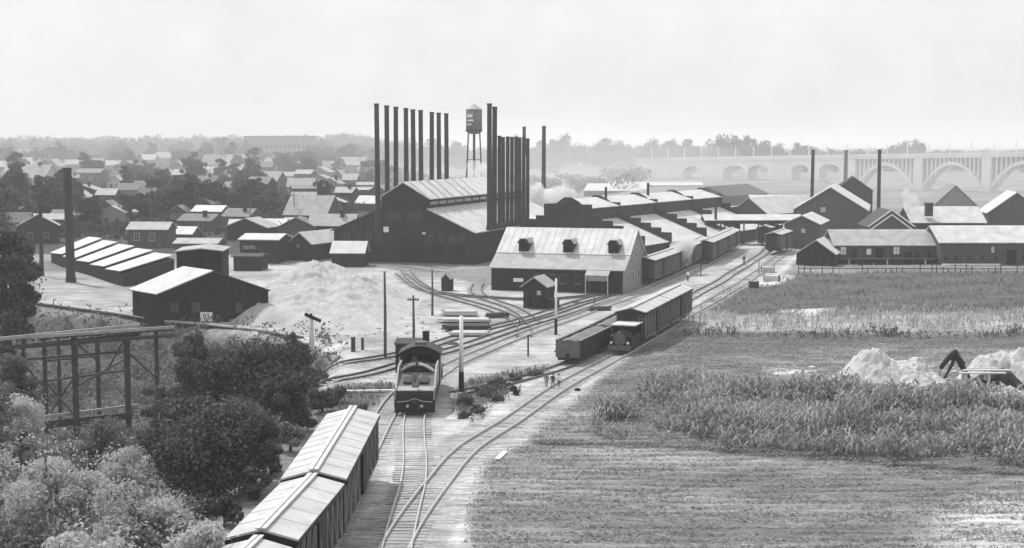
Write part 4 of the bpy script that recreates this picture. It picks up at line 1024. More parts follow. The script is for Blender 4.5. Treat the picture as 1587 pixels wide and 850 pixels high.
for i, (px, py, D, w, nn, lb, mm) in enumerate(((60, 655, 74, 250, 15000, 'broad silvery willow clump in the lower left ravine', 'leaf_pale'), (175, 668, 86, 170, 11000, 'silvery willow behind the broad one below the trestle', 'leaf_pale'),
    (195, 745, 62, 260, 15000, 'silvery willow between the big dark tree and the broad willow', 'leaf_pale'), (20, 760, 52, 300, 13000, 'silvery willow cut off by the lower left corner', 'leaf_mid'), (-40, 640, 80, 160, 7000, 'silvery willow at the left margin below the trestle', 'leaf_pale'),
    (300, 790, 58, 150, 9000, 'pale willow beside the roof of the nearest boxcar', 'leaf_pale'), (-30, 560, 100, 120, 6000, 'grey green bush left of the trestle foot', 'leaf_mid'), (130, 800, 50, 260, 12000, 'low willow clump at the foot of the ravine', 'leaf_pale'))):
    near_tree(px, py, D, w, lb, mm, int(nn * 1.15), .17, 30 + i, name='willow', cat='willow', low=.02, clumps=46)
near_tree(150, 640, 104, 120, 'mid grey bush growing up against the trestle feet', 'leaf_mid', 7000, .16, 51, name='bushy_tree', low=.0, clumps=26)
near_tree(28, 592, 106, 120, 'pale bush spreading before the left trestle legs', 'leaf_pale', 7000, .15, 52, name='bushy_tree', low=.0, clumps=26)
near_tree(232, 640, 98, 110, 'mid grey bush between the big dark tree and the trestle', 'leaf_mid', 7000, .15, 53, name='bushy_tree', low=.0, clumps=26)
# scrubby bushes along the bank left of the boxcars and in the yard islands
def bush(px, py, wpx, hpx, label, m='leaf_mid', seed=1, n=1500, size=.14, group=None):
    p = gp(px, py); return make_tree('bush', label, 'bush', hpx * 1.15 / ppm(p.y), wpx / ppm(p.y), n, size, m, seed, group, .0, (p.x, p.y, p.z - .05), 14)
bl = [(500, 640, 60, 34), (470, 668, 60, 40), (450, 700, 70, 44), (420, 735, 70, 50), (390, 775, 70, 50), (520, 625, 50, 24), (492, 600, 44, 26), (555, 640, 36, 16), (470, 620, 60, 44), (475, 575, 36, 30), (455, 545, 40, 28), (350, 815, 80, 50)]
bl.sort(key=lambda q_: q_[1])
for i, (px, py, w, h) in enumerate(bl): bush(px, py, w, h, f'{ORD[i]} scrub bush down the bank, counting from the sand towards the big boxcars', ('leaf_mid', 'leaf_dark')[i % 2], 60 + i, 2200, .13, 'scrub along the ravine bank')
for i, (px, py, w, h) in enumerate(((722, 628, 40, 16), (748, 612, 44, 15), (775, 602, 46, 14), (800, 590, 40, 10), (740, 640, 36, 12), (720, 648, 26, 10), (768, 622, 40, 13), (830, 582, 36, 8))):
    bush(px, py, w, h, f'{ORD[i]} weedy bush on the dark island right of the locomotive, ' + ('near its tip' if px > 760 else 'near the white pole'), 'leaf_mid', 80 + i, 2200, .1, 'weeds on the yard island')
bush(797, 612, 20, 15, 'small dark bush at the sandy edge of the yard island', 'leaf_dark', 95, 700, .1)

# ------------------------------------------------------------------ the town on the hillside
HOUSES = [  # px0, px1, base, eave, ridge, axis, heading, wall, roof, short, label
 (26, 70, 296, 276, 256, 'x', 25, 'pale_wall', 'roof_grey', 'white gabled house', 'white gabled house with grey roof and chimney high on the left hillside'),
 (30, 66, 264, 255, 245, 'x', 10, 'grey_wall', 'roof_bright', 'pale roofed house above it', 'pale roofed house just above the white gabled house'),
 (-20, 24, 268, 259, 250, 'x', 0, 'grey_wall', 'roof_grey', 'leftmost house', 'grey roofed house at the extreme left of the hillside'),
 (68, 92, 268, 258, 247, 'y', 10, 'grey_wall', 'roof_grey', 'narrow gabled house', 'narrow grey gabled house between the white house and black stack'),
 (100, 128, 263, 255, 248, 'x', 0, 'grey_wall', 'roof_bright', 'flat bright roof', 'small house with flat bright roof right above the black stack'),
 (118, 156, 288, 268, 262, 'x', 10, 'mid_wall', 'roof_mid', 'dark block house', 'dark block house just right of the black boiler stack'),
 (166, 191, 298, 283, 273, 'y', 0, 'pale_wall', 'roof_grey', 'small white fronted house', 'small white fronted house right of the dark block house'),
 (160, 186, 264, 256, 249, 'x', 20, 'grey_wall', 'roof_grey', 'hip roofed cottage', 'grey cottage above the small white fronted house'),
 (185, 240, 255, 248, 240, 'x', 0, 'grey_wall', 'roof_grey', 'long grey roofed row', 'long grey roofed row house under the skyline trees'),
 (240, 268, 252, 245, 236, 'x', 10, 'grey_wall', 'roof_bright', 'pale spot house', 'pale roofed house under the highest skyline trees'),
 (262, 285, 268, 258, 250, 'y', 0, 'mid_wall', 'roof_mid', 'small brown gable', 'small dull gabled house in the middle of the town'),
 (310, 350, 260, 256, 240, 'x', 20, 'mid_wall', 'roof_mid', 'big dull roofed house', 'large dull roofed house below the notch in the skyline'),
 (300, 345, 275, 266, 259, 'x', -10, 'pale_wall', 'roof_bright', 'pale low house', 'pale low house directly beneath the large dull roofed house'),
 (350, 400, 262, 257, 240, 'x', 0, 'mid_wall', 'roof_grey', 'broad grey roofed house', 'broad grey roofed house left below the long block building'),
 (408, 432, 260, 256, 246, 'x', 20, 'grey_wall', 'roof_bright', 'small bright roofed house', 'small bright roofed house beneath the long block building'),
 (403, 436, 240, 237, 222, 'x', 10, 'mid_wall', 'roof_grey', 'house before the block', 'hip roofed house standing before the long block building'),
 (397, 430, 292, 280, 266, 'x', 30, 'mid_wall', 'roof_grey', 'twin roofed house', 'grey house half hidden by dark trees below the broad roofed house'),
 (428, 456, 279, 273, 267, 'x', 0, 'pale_wall', 'roof_bright', 'narrow white roofed shed', 'narrow white roofed shed above the rounded roof house'),
 (445, 486, 300, 290, 277, 'x', 0, 'grey_wall', 'roof_grey', 'rounded roof house', 'house with a rounded pale roof above the large double roof'),
 (440, 505, 345, 332, 303, 'x', 25, 'mid_wall', 'roof_grey', 'large double roofed house', 'large barn with wide pale double roof left of the mill'),
 (500, 523, 266, 259, 250, 'x', 0, 'grey_wall', 'roof_bright', 'bright hillside cottage', 'bright roofed hillside cottage left of the tall stacks'),
 (528, 566, 263, 256, 244, 'x', 0, 'grey_wall', 'roof_grey', 'long terrace', 'long terrace with grey roof just left of the tall stacks'),
 (514, 532, 286, 274, 264, 'y', 10, 'grey_wall', 'roof_grey', 'narrow grey house', 'narrow grey gable house below the long terrace'),
 (530, 552, 288, 279, 270, 'x', 15, 'mid_wall', 'roof_grey', 'small grey house', 'small grey roofed house below the long terrace, nearer the stacks'),
 (552, 578, 294, 287, 283, 'x', 0, 'grey_wall', 'roof_bright', 'low bright shed', 'low bright roofed shed against the first tall stack'),
 (520, 583, 305, 295, 291, 'x', 0, 'mid_wall', 'roof_bright', 'long thin roofed shed', 'long shed with thin bright roof behind the first stacks'),
 (551, 585, 325, 315, 304, 'x', 25, 'mid_wall', 'roof_bright', 'pale barn by the mill', 'pale roofed barn touching the left slope of the mill'),
 (198, 258, 384, 356, 345, 'x', 5, 'mid_wall', 'roof_grey', 'dark long workshop', 'dark long workshop with whitish roof behind the strip roofed shed'),
 (256, 296, 378, 363, 352, 'x', 10, 'mid_wall', 'roof_bright', 'low light roofed store', 'low light roofed store behind the dark tower block'),
 (262, 290, 345, 329, 319, 'y', 12, 'mid_wall', 'roof_mid', 'dark twin shed', 'dark wooden shed among trees left of the bright slanting roof'),
 (298, 342, 350, 328, 319, 'x', 15, 'dark_wall', 'roof_bright', 'slant bright roof shed', 'dark shed with slanting bright roof in the middle of the town edge'),
 (354, 396, 362, 354, 341, 'x', 0, 'mid_wall', 'roof_bright', 'white roof row', 'white roofed row shed above the dark box shed'),
 (400, 440, 358, 350, 340, 'x', 5, 'mid_wall', 'roof_bright', 'second white roof row', 'bright roofed shed next to the white roofed row, nearer the mill'),
 (440, 470, 356, 349, 338, 'x', 0, 'mid_wall', 'roof_grey', 'grey works roof', 'grey roofed works shed below the large barn'),
 (270, 335, 388, 378, 370, 'x', 5, 'mid_wall', 'roof_grey', 'low grey works shed', 'low grey works shed right above the dark tower block'),
 (75, 104, 350, 338, 326, 'x', 15, 'mid_wall', 'roof_mid', 'hidden brown house', 'dull roofed house among trees left of the black stack'),
 (150, 178, 332, 322, 312, 'y', 0, 'mid_wall', 'roof_mid', 'small tree bound house', 'small dull house among trees right of the black stack'),
 (205, 230, 300, 290, 281, 'x', 0, 'grey_wall', 'roof_mid', 'grey cottage', 'grey cottage in the trees above the dark long workshop'),
 (345, 372, 300, 291, 282, 'x', 20, 'mid_wall', 'roof_mid', 'cottage in dark trees', 'dull cottage in the dark trees right of the pale low house'),
]
def vlab(s): return s
for i, (a, b_, yb, ye, yr, ax, hd_, wl, rf, short, lab) in enumerate(HOUSES):
    if yb < 318: rf = {'roof_bright': 'roof_grey'}.get(rf, rf)
    p = gp(a, yb); sc = (b_ - a) / ppm(p.y); dep = max(5, min(12, sc * .75)); dep = dep if ax == 'x' else dep * 1.3
    w_ = []
    if sc > 4:
        eh = zat(p.x, p.y, ye) - p.z
        if eh > 2: w_ = [('f', sc * k_, max(.8, eh * .4), .9, min(1.3, eh * .4)) for k_ in (.25, .65)]
    simple(a, b_, yb, ye, yr, dep, ax, lab, hd_, wl, rf, 'town_house' if 'shed' not in lab and 'workshop' not in lab and 'barn' not in lab and 'store' not in lab else 'town_shed', 'house' if 'shed' not in lab and 'workshop' not in lab and 'barn' not in lab and 'store' not in lab else 'shed', over=.3, wins=w_, chim=((sc * .75, dep / 2 if ax == 'x' else dep * .4, .8),) if i in (0, 2, 7, 9, 11, 15, 21) else (), frame='pale_wall')
# the long block on the hill
D = 770; p = Vector(((380 - 793.5) / FPX * D, D, hz((380 - 793.5) / FPX * D, D))); t = thing('hill_block', 'long flat roofed block building crowning the hill', 'building', p); w_ = 104 / ppm(D); hh = zat(p.x, D, 213) - p.z
MB().bb(0, w_, 0, 20, -2, hh).build('wall', 'grey_wall', t); MB().bb(-.4, w_ + .4, -.4, 20.4, hh + .003, hh + .7).build('roof', 'roof_mid', t)
for j in range(2):
    for i in range(14): window(t, 'f', w_, 20, 1.8 + i * (w_ - 3.6) / 13, 2.2 + j * 4.2, 1.1, 2.0)
# more small houses and sheds packed between the listed ones, each described by its neighbour
rr = random.Random(77); EXTRA = []; seen_ = {}
while len(EXTRA) < 62:
    px = rr.uniform(-30, 575); yb = rr.choice((rr.uniform(243, 262), rr.uniform(255, 300), rr.uniform(255, 300), rr.uniform(300, 385)))
    if px > 500 and yb > 325: continue
    if 60 < px < 300 and yb > 362: continue
    p = gp(px, yb); wm = rr.uniform(5, 9.5); wp_ = wm * ppm(p.y)
    if any(abs((a + b_) / 2 - px - wp_ / 2) < (b_ - a + wp_) / 2 * .8 and abs(yb - y_) < 9 for a, b_, y_ in [(h_[0], h_[1], h_[2]) for h_ in HOUSES] + EXTRA): continue
    EXTRA.append((px, px + wp_, yb)); best = min(HOUSES, key=lambda h_: abs((h_[0] + h_[1]) / 2 - px - wp_ / 2) + 1.6 * abs(h_[2] - yb))
    rel = 'in front of' if yb > best[2] + 3 and best[0] - 9 < px < best[1] + 4 else 'just behind' if best[0] - 9 < px < best[1] + 4 else ('left of' if px < best[0] else 'right of')
    rt = rr.choice(('roof_grey', 'roof_mid', 'roof_mid', 'roof_grey')); wl = rr.choice(('mid_wall', 'mid_wall', 'grey_wall', 'dark_wall')); kd = 'cottage' if rr.random() < .6 else 'outbuilding'
    lab = {'roof_grey': 'grey roofed ', 'roof_mid': 'dull roofed ', 'roof_bright': 'pale roofed '}[rt] + kd + f' {rel} the {best[9]}'
    seen_[lab] = seen_.get(lab, 0) + 1
    if seen_[lab] > 1: lab += ', the ' + ('farther' if seen_[lab] == 2 else 'third') + ' such one'
    k = ppm(p.y); eh = rr.uniform(2.2, 3.6); rh = eh + rr.uniform(1.0, 2.2); ax = rr.choice('xxy')
    building('town_house' if kd == 'cottage' else 'town_shed', lab, 'house' if kd == 'cottage' else 'shed', p, rr.uniform(-15, 30), wm, rr.uniform(4, 7), eh, rh, ax, wl, rt, over=.25, wins=[('f', wm * .3, 1.0, .8, 1.0), ('f', wm * .7, 1.0, .8, 1.0)] if kd == 'cottage' else (), chim=((wm * .7, 2, .7),) if kd == 'cottage' and rr.random() < .5 else (), frame='grey_wall')
# scrub, gardens and hedges between the houses
rs = np.random.default_rng(21); cs = []; rad = []
while len(cs) < 2600:
    px = rs.uniform(-90, 585); yb = rs.uniform(246, 372) if rs.uniform() < .6 else rs.uniform(285, 362)
    if px > 470 and yb > 330: continue
    if px > 190 and yb > 345 and rs.uniform() < .7: continue
    p = gp(px, yb); cs.append((p.x, p.y, p.z + rs.uniform(.2, 1.2))); rad.append(rs.uniform(.8, 2.6) * (1 if yb < 330 else .7))
v, f = leaf_quads(rs, np.array(cs), np.array(rad), 90000, .42); tag(npmesh('hillside_scrub', v, f, 'leaf_town'), 'scrub, hedges and gardens filling the hillside between the houses', None, None, 'stuff')
# trees among the houses
VAR = []
for i in range(7):
    H, Wc = ((9, 8), (8, 9.5), (11, 8), (7, 7), (10, 10), (12, 7), (6.5, 8.5))[i]
    VAR.append(make_tree('town_tree', 'x', 'tree', H, Wc, 2600, .34, ('leaf_town', 'leaf_dark', 'leaf_town')[i % 3], 200 + i, 'trees among the hillside houses', .12, (0, 0, 0), 24))
K = kids_of(None); rr = random.Random(42); used = {}; first = {}
def hb_overlap(px, yb, w, h):
    for hs in HOUSES:
        if yb > hs[2] - 1 and px + w / 2 > hs[0] and px - w / 2 < hs[1] and yb - h < hs[2] - 3:
            ov = min(px + w / 2, hs[1]) - max(px - w / 2, hs[0])
            if ov > .55 * (hs[1] - hs[0]): return True
    return False
cnt = 0; tries = 0
while cnt < 295 and tries < 9000:
    tries += 1
    px = rr.uniform(-60, 590); yb = rr.uniform(243, 372) if rr.random() < .75 else rr.uniform(240, 275)
    if tries % 2: px, yb = (rr.uniform(180, 430), rr.uniform(285, 348)) if rr.random() < .6 else (rr.uniform(-20, 200), rr.uniform(295, 365))
    if 200 < px and yb > 342 and rr.random() < .85: continue
    if 60 < px < 430 and yb > 364: continue
    if px > 505 and yb > 325: continue
    p = gp(px, yb); vi = rr.randrange(7); src = VAR[vi]; H = (9, 8, 11, 7, 10, 12, 6.5)[vi]; Wd_ = (8, 9.5, 8, 7, 10, 7, 8.5)[vi]; s = rr.uniform(.75, 1.25) if yb > 262 else rr.uniform(.75, 1.2)
    if hb_overlap(px, yb, Wd_ * s * ppm(p.y), H * s * ppm(p.y)): continue
    # describe it by the nearest house
    best = min(HOUSES, key=lambda h_: abs((h_[0] + h_[1]) / 2 - px) + 1.6 * abs(h_[2] - yb))
    rel = 'in front of' if yb > best[2] + 3 and best[0] - 4 < px < best[1] + 4 else 'behind' if best[0] - 4 < px < best[1] + 4 else ('left of' if px < best[0] else 'right of')
    size_ = 'small' if H * s < 6.2 else 'tall' if H * s > 9.2 else 'middling'; tone = ('grey green', 'dark', 'dusky')[vi % 3]
    lab = f'{size_} {tone} tree {rel} the {best[9]}'
    u_ = used.setdefault(lab, []); u_.append(1)
    if len(u_) > 1: lab = f'{size_} {tone} tree {rel} the {best[9]}, {ORD[min(len(u_)-1, 11)]} in its cluster'
    if vi not in first: o = src; first[vi] = 1; o['label'] = lab; o.location = (p.x, p.y, p.z - .2); o.rotation_euler = (0, 0, rr.uniform(0, 6)); o.scale = (s, s, s)
    else:
        o = dup(VAR[vi], (p.x, p.y, p.z - .2), rr.uniform(0, 360), lab, K, (s * rr.uniform(.9, 1.15), s * rr.uniform(.9, 1.15), s))
    cnt += 1
print('town trees', cnt, tries)
# ------------------------------------------------------------------ ridge woods
FARV = [make_tree('ridge_tree', 'x', 'tree', H, Wc, 2400, .75, 'leaf_far', 300 + i, 'trees on the far ridge', .05, (0, 0, 0), 22) for i, (H, Wc) in enumerate(((18, 24), (22, 22), (15, 26), (20, 30)))]
K = kids_of(None); cnt = 0
ZN = {}
RID = [(870, 205, 1080), (905, 222, 1080), (935, 210, 1090), (960, 216, 1100), (1012, 212, 1120), (1040, 210, 1110), (1068, 212, 1110), (1115, 207, 1120), (1140, 206, 1150), (1160, 204, 1160), (1185, 214, 1180), (1205, 220, 1180), (1238, 218, 1180), (1255, 221, 1190), (1380, 222, 1300), (1400, 217, 1300), (1418, 214, 1320), (1450, 230, 1300),
       (835, 214, 1060), (800, 209, 1060), (780, 215, 1060), (705, 212, 1040), (668, 210, 1050), (640, 213, 1040), (615, 214, 1040), (545, 216, 930), (562, 222, 930), (520, 222, 930),
       (40, 226, 900), (60, 224, 900), (100, 228, 900), (130, 228, 900), (165, 229, 900), (190, 222, 900), (225, 221, 900), (245, 220, 900), (270, 221, 900), (300, 229, 900), (345, 230, 900), (500, 230, 930), (-10, 226, 900), (1285, 226, 1250), (1330, 228, 1250)]
for px, yt, D in RID:
    x = (px - 793.5) / FPX * D; z0 = hz(x, D); Hh = zat(x, D, yt) - z0; vi = cnt % 4; s = Hh / (18, 22, 15, 20)[vi]
    zone = 'behind the pale bridge' if px > 1180 else 'above the factory roofs' if px > 590 else 'on the hill beyond the town'
    zc_ = ZN[zone] = ZN.get(zone, 0) + 1; rk_ = sorted(q_[0] for q_ in RID if (q_[0] > 1180) == (px > 1180) and (q_[0] > 590) == (px > 590)).index(px)
    lab = f'{ORD[rk_]} hazy crown from the left in the skyline wood {zone}'
    if cnt < 4: o = FARV[vi]; o.location = (x, D, z0 - 1); o.scale = (s * .85, s * .85, s); o['label'] = lab
    else: o = dup(FARV[vi], (x, D, z0 - 1), cnt * 77, lab, K, (s * .85 if s < 1.5 else s * .7, s * .85, s))
    o['group'] = 'skyline trees ' + zone; cnt += 1
rr2 = np.random.default_rng(9)
cs = []; rad = []
for px in np.arange(-120, 1720, 6.0):
    for k_ in range(3):
        D = rr2.uniform(930, 1400) if px > 540 else rr2.uniform(800, 1150); x = (px + rr2.uniform(-4, 4) - 793.5) / FPX * D
        hh = rr2.uniform(4, 12.5) if 850 < px < 1180 else rr2.uniform(3, 9.5) if px < 1200 else rr2.uniform(2, 6); cs.append((x, D, hz(x, D) + hh * .7)); rad.append(rr2.uniform(4.5, 8))
for px in np.arange(590, 1000, 9.0):
    D = rr2.uniform(560, 760); x = (px - 793.5) / FPX * D; cs.append((x, D, hz(x, D) + 2.5)); rad.append(rr2.uniform(3, 5.5))
v, f = leaf_quads(rr2, np.array(cs), np.array(rad), 150000, .85); wd = npmesh('far_woods', v, f, 'leaf_far'); tag(wd, 'hazy belt of woodland along the whole horizon', None, None, 'stuff')

# ------------------------------------------------------------------ the concrete arch bridge
def bridge():
    A, B = Vector(((985 - 793.5) / FPX * 700, 700, 0)), Vector(((1720 - 793.5) / FPX * 560, 560, 0)); d = B - A; Lb = d.length; hd_ = -math.degrees(math.atan2(d.y, d.x))
    t = thing('arch_bridge', 'long pale concrete arch bridge crossing the hazy valley', 'bridge', A, hd_)
    def s_of(px): r_ = (px - 793.5) / FPX; u = d.normalized(); return (r_ * A.y - A.x) / (u.x - r_ * u.y)
    u = d.normalized(); P_ = lambda s: A + u * s
    zd = 15.6; zd0 = zat(P_(0).x, P_(0).y, 249); zd1 = zat(P_(Lb).x, P_(Lb).y, 237)
    zdf = lambda s: zd0 + (zd1 - zd0) * s / Lb
    print('bridge', Lb, zd0, zd1)
    n = 12
    mb = MB()
    for i in range(n):
        a, b_ = Lb * i / n, Lb * (i + 1) / n; mb.slab([(a, -.6, zdf(a)), (b_, -.6, zdf(b_)), (b_, 9, zdf(b_)), (a, 9, zdf(a))], 1.0)
    mb.build('deck', 'concrete', t)
    mb = MB()
    for i in range(n):
        a, b_ = Lb * i / n, Lb * (i + 1) / n; mb.bar((a, -.7, zdf(a) + .5), (b_, -.7, zdf(b_) + .5), .3, 1.1)
    mb.build('parapet', 'concrete', t)
    for i in range(1, 24): s = Lb * i / 24; MB().bb(s - .15, s + .15, -.5, -.2, zdf(s), zdf(s) + 5.5).build('lamp_post', 'concrete', t)
    # solid spandrel walls with small arched openings
    ops = [(1058, 1088), (1119, 1156), (1158, 1190), (1226, 1252), (1268, 1300)]
    x0 = 0; se = s_of(1322)
    def arch_wall(s0, s1, op):
        a, b_ = op; m_ = (a + b_) / 2; r_ = (b_ - a) / 2
        zt0 = zdf(s0) - 1.0; zb = -6; zs = zdf(m_) - 3.2 - r_ * .55
        mb = MB(); N = 12
        pts = [(m_ - r_ * math.cos(math.pi * i / N), zs + r_ * .6 * math.sin(math.pi * i / N)) for i in range(N + 1)]
        for k_ in range(N):
            (xa, za), (xb, zb_) = pts[k_], pts[k_ + 1]
            mb.prism([(xa, za), (xb, zb_), (xb, zdf(xb) - 1.003), (xa, zdf(xa) - 1.003)], 0, 8)
        mb.prism([(s0, zb), (a, zb), (a, zdf(a) - 1.003), (s0, zdf(s0) - 1.003)], 0, 8); mb.prism([(b_, zb), (s1, zb), (s1, zdf(s1) - 1.003), (b_, zdf(b_) - 1.003)], 0, 8)
        mb.build('arch_wall', 'concrete', t)
    S_ = [(s_of(a), s_of(b_)) for a, b_ in ops]
    prev = 0
    for i, o_ in enumerate(S_):
        nxt = (o_[1] + S_[i + 1][0]) / 2 if i < len(S_) - 1 else se
        arch_wall(prev, nxt - .01, o_); prev = nxt
    # open spandrel arches
    big = [(1324, 1415), (1428, 1520), (1534, 1640)]
    for a, b_ in big:
        sa, sb_ = s_of(a), s_of(b_); m_ = (sa + sb_) / 2; r_ = (sb_ - sa) / 2; zb = zat(P_(m_).x, P_(m_).y, 291); top = zdf(m_) - 3.0
        N = 22; mb = MB()
        def za(x): return zb + (top - zb) * (1 - ((x - m_) / r_) ** 2)
        for y_ in (0.2, 6.4):
            mb = MB()
            for k_ in range(N):
                xa, xb = sa + 2 * r_ * k_ / N, sa + 2 * r_ * (k_ + 1) / N
                mb.prism([(xa, za(xa) - .9), (xb, za(xb) - .9), (xb, za(xb) + .5), (xa, za(xa) + .5)], y_, y_ + 1.6)
            mb.build('arch_rib', 'concrete', t)
        for k_ in range(1, 14):
            x = sa + 2 * r_ * k_ / 14
            if zdf(x) - 1.0 - za(x) - .5 > .5: MB().bb(x - .3, x + .3, .6, 7.4, za(x) + .5, zdf(x) - 1.003).build('spandrel_column', 'concrete', t)
    for px in (1318, 1421.5, 1527, 1645):
        s = s_of(px); MB().bb(s - 1.9, s + 1.9, -.4, 8.4, -7, zdf(s) - 1.003).build('pier', 'concrete', t)
bridge()

# ------------------------------------------------------------------ smoke and steam
def plume(label, blobs, dens):
    mb = MB()
    c0_ = Vector(blobs[0][0])
    for i, (c_, r_, sx, sz) in enumerate(blobs): mb.ball(Vector(c_) - c0_, r_, 18, sx, sx, sz)
    o = mb.build('steam_plume', 'white', None, True); o.location = c0_; o.data.materials.clear()
    me = o.data; 
    rm = o.modifiers.new('remesh', 'REMESH'); rm.mode = 'VOXEL'; rm.voxel_size = max(.3, blobs[0][1] * .18)
    dg = bpy.context.evaluated_depsgraph_get(); m2 = bpy.data.meshes.new_from_object(o.evaluated_get(dg)); o.modifiers.clear(); o.data = m2
    m = bpy.data.materials.new('drifting steam'); m.use_nodes = True; n = m.node_tree; n.nodes.clear()
    out = n.nodes.new('ShaderNodeOutputMaterial'); pv = n.nodes.new('ShaderNodeVolumePrincipled'); n.links.new(pv.outputs[0], out.inputs['Volume'])
    pv.inputs['Color'].default_value = (.98, .98, .98, 1); pv.inputs['Anisotropy'].default_value = .2
    t_ = n.nodes.new('ShaderNodeTexCoord'); nz_ = n.nodes.new('ShaderNodeTexNoise'); nz_.inputs['Scale'].default_value = .55; nz_.inputs['Detail'].default_value = 3
    n.links.new(t_.outputs['Object'], nz_.inputs[0]); mr_ = n.nodes.new('ShaderNodeMapRange'); mr_.inputs[1].default_value = .38; mr_.inputs[2].default_value = .75; mr_.inputs[3].default_value = 0.03 * dens; mr_.inputs[4].default_value = dens * 3
    n.links.new(nz_.outputs[0], mr_.inputs[0]); n.links.new(mr_.outputs[0], pv.inputs['Density'])
    o.data.materials.clear(); o.data.materials.append(m)
    tag(o, label, None, None, 'stuff'); return o
def wp(px, py, D): x = (px - 793.5) / FPX * D; return (x, D, zat(x, D, py))
plume('white steam rising from the boxcars beside the house', [(wp(1057, 384, 226), 1.9, 1, 1), (wp(1052, 394, 226), 1.6, 1.2, .8), (wp(1068, 377, 228), 1.3, 1, 1), (wp(1066, 402, 225), .8, .8, 1.6)], .6)
plume('white steam drifting over the mill roof right of the packed stacks', [(wp(828, 305, 300), 2.0, 1, 1.6), (wp(833, 298, 302), 1.6, 1, 1.4), (wp(826, 318, 300), 1.2, 1, 1.2)], .5)
plume('wispy steam behind the first stepped fire wall', [(wp(868, 302, 330), 2.6, 1.5, .8), (wp(880, 290, 330), 1.3, .8, 1.6), (wp(873, 280, 332), .7, .8, 2.4), (wp(850, 300, 335), 1.6, 1.6, .7)], .3)
plume('pale smoke drifting between the water tower and packed stacks', [(wp(745, 266, 330), 2.4, 1.3, .9), (wp(735, 257, 330), 1.5, 1.3, .8), (wp(752, 275, 330), 2.2, 1, 1)], .22)
plume('thin steam rising behind the gable with white rake boards', [(wp(1412, 316, 320), 1.8, 1, 1.4), (wp(1406, 304, 320), 1.4, 1, 1.2), (wp(1418, 328, 320), 1.4, 1, 1.2)], .3)

# smoky haze volumes added to fade the far valley and the hillside town
def haze_bank(label, c_, r_, dens):
    o = MB().ball((0, 0, 0), 1, 32).build('smoke', 'white'); o.location = c_; o.scale = r_; m = bpy.data.materials.new('added smoky haze'); m.use_nodes = True; n = m.node_tree; n.nodes.clear()
    out = n.nodes.new('ShaderNodeOutputMaterial'); pv = n.nodes.new('ShaderNodeVolumePrincipled'); n.links.new(pv.outputs[0], out.inputs['Volume'])
    pv.inputs['Color'].default_value = (.98, .98, .98, 1); pv.inputs['Density'].default_value = dens; pv.inputs['Anisotropy'].default_value = .2
    o.data.materials.clear(); o.data.materials.append(m); tag(o, label, None, None, 'stuff')
haze_bank('thin pale smoky haze added in the valley in front of the bridge', (175, 520, 4), (230, 105, 24), .0016)
haze_bank('thin pale smoky haze added over the upper hillside town', (-190, 690, 12), (300, 280, 27), .0012)
# ------------------------------------------------------------------ poles and posts
def pole(label, px, yb, yt, r=.13, m='pole', arms=(), name='utility_pole', low=None, headpiece=None):
    p = at(px, yb); h = zat(p.x, p.y, yt); t = thing(name, label, 'utility pole' if name == 'utility_pole' else 'post', p)
    if low:
        MB().tube([(0, 0, -.4), (0, 0, h * low)], [r * 1.15, r * 1.1], 10).build('base', low and 'iron', t)
        MB().tube([(0, 0, h * low), (.02, 0, h)], [r, r * .75], 10).build('shaft', m, t, True)
    else: MB().tube([(0, 0, -.4), (.03, 0, h * .5), (0, 0, h)], [r * 1.15, r, r * .72], 10).build('shaft', m, t, True)
    for z, w_ in arms:
        a = MB(); a.bar((-w_ / 2, -r - .05, z * h), (w_ / 2, -r - .05, z * h), .09, .12); ar = a.build('crossarm', 'wood_dark', t)
        for sx in (-.42, -.2, .2, .42): MB().cone((sx * w_, -r - .05, z * h + .06), (sx * w_, -r - .05, z * h + .22), .05, .035, 8).build('insulator', 'grey_wall', ar)
    return t, h
pole('dark utility pole between the sand bank and the yard tracks', 597, 557, 421, .13)
pole('dark utility pole with a crossarm just behind the locomotive', 641, 552, 458, .12, arms=((.93, 1.1),))
pole('slim dark pole left of the stacked timber', 670, 490, 418, .12)
pole('white pole with dark foot right of the locomotive', 715, 608, 490, .19, 'white', low=.27, arms=())
pole('white pole with dark foot before the switch hut', 861.5, 520, 432, .14, 'white', low=.3)
t, h = pole('thick pale post with a slanted signal arm at the ravine edge', 483, 566, 492, .24, 'wood_pale', name='signal_post')
a = MB(); a.bar((-.55, -.1, h + .3), (.9, -.1, h - .35), .14, .3); a.build('signal_arm', 'iron', t); MB().tube([(0, 0, h), (.02, 0, h + .35)], [.12, .1], 8).build('cap', 'iron', t)
for px, yb, yt, r, lb in ((547.5, 546, 524, .2, 'stubby dark post, left one of the pair by the yard tracks'), (562, 544, 525, .13, 'stubby dark post, right one of the pair by the yard tracks'),
    (818.5, 551, 521, .08, 'short dark switch post below the white pole with dark foot'), (805, 505, 497, .06, 'small switch stand inside the curved tracks'), (921, 472, 462, .05, 'tiny stake in front of the house porch'),
    (1086, 428, 400, .06, 'thin pale stake near the far middle boxcars'), (1176, 425, 405, .06, 'thin stake beside the far yard road')):
    p = at(px, yb); h = zat(p.x, p.y, yt); t = thing('yard_post', lb, 'post', p); MB().tube([(0, 0, -.2), (0, 0, h)], [r * 1.1, r], 8).build('shaft', 'wood_dark', t); MB().cone((0, 0, h), (0, 0, h + .08), r * 1.25, r * .9, 8).build('cap', 'iron', t)
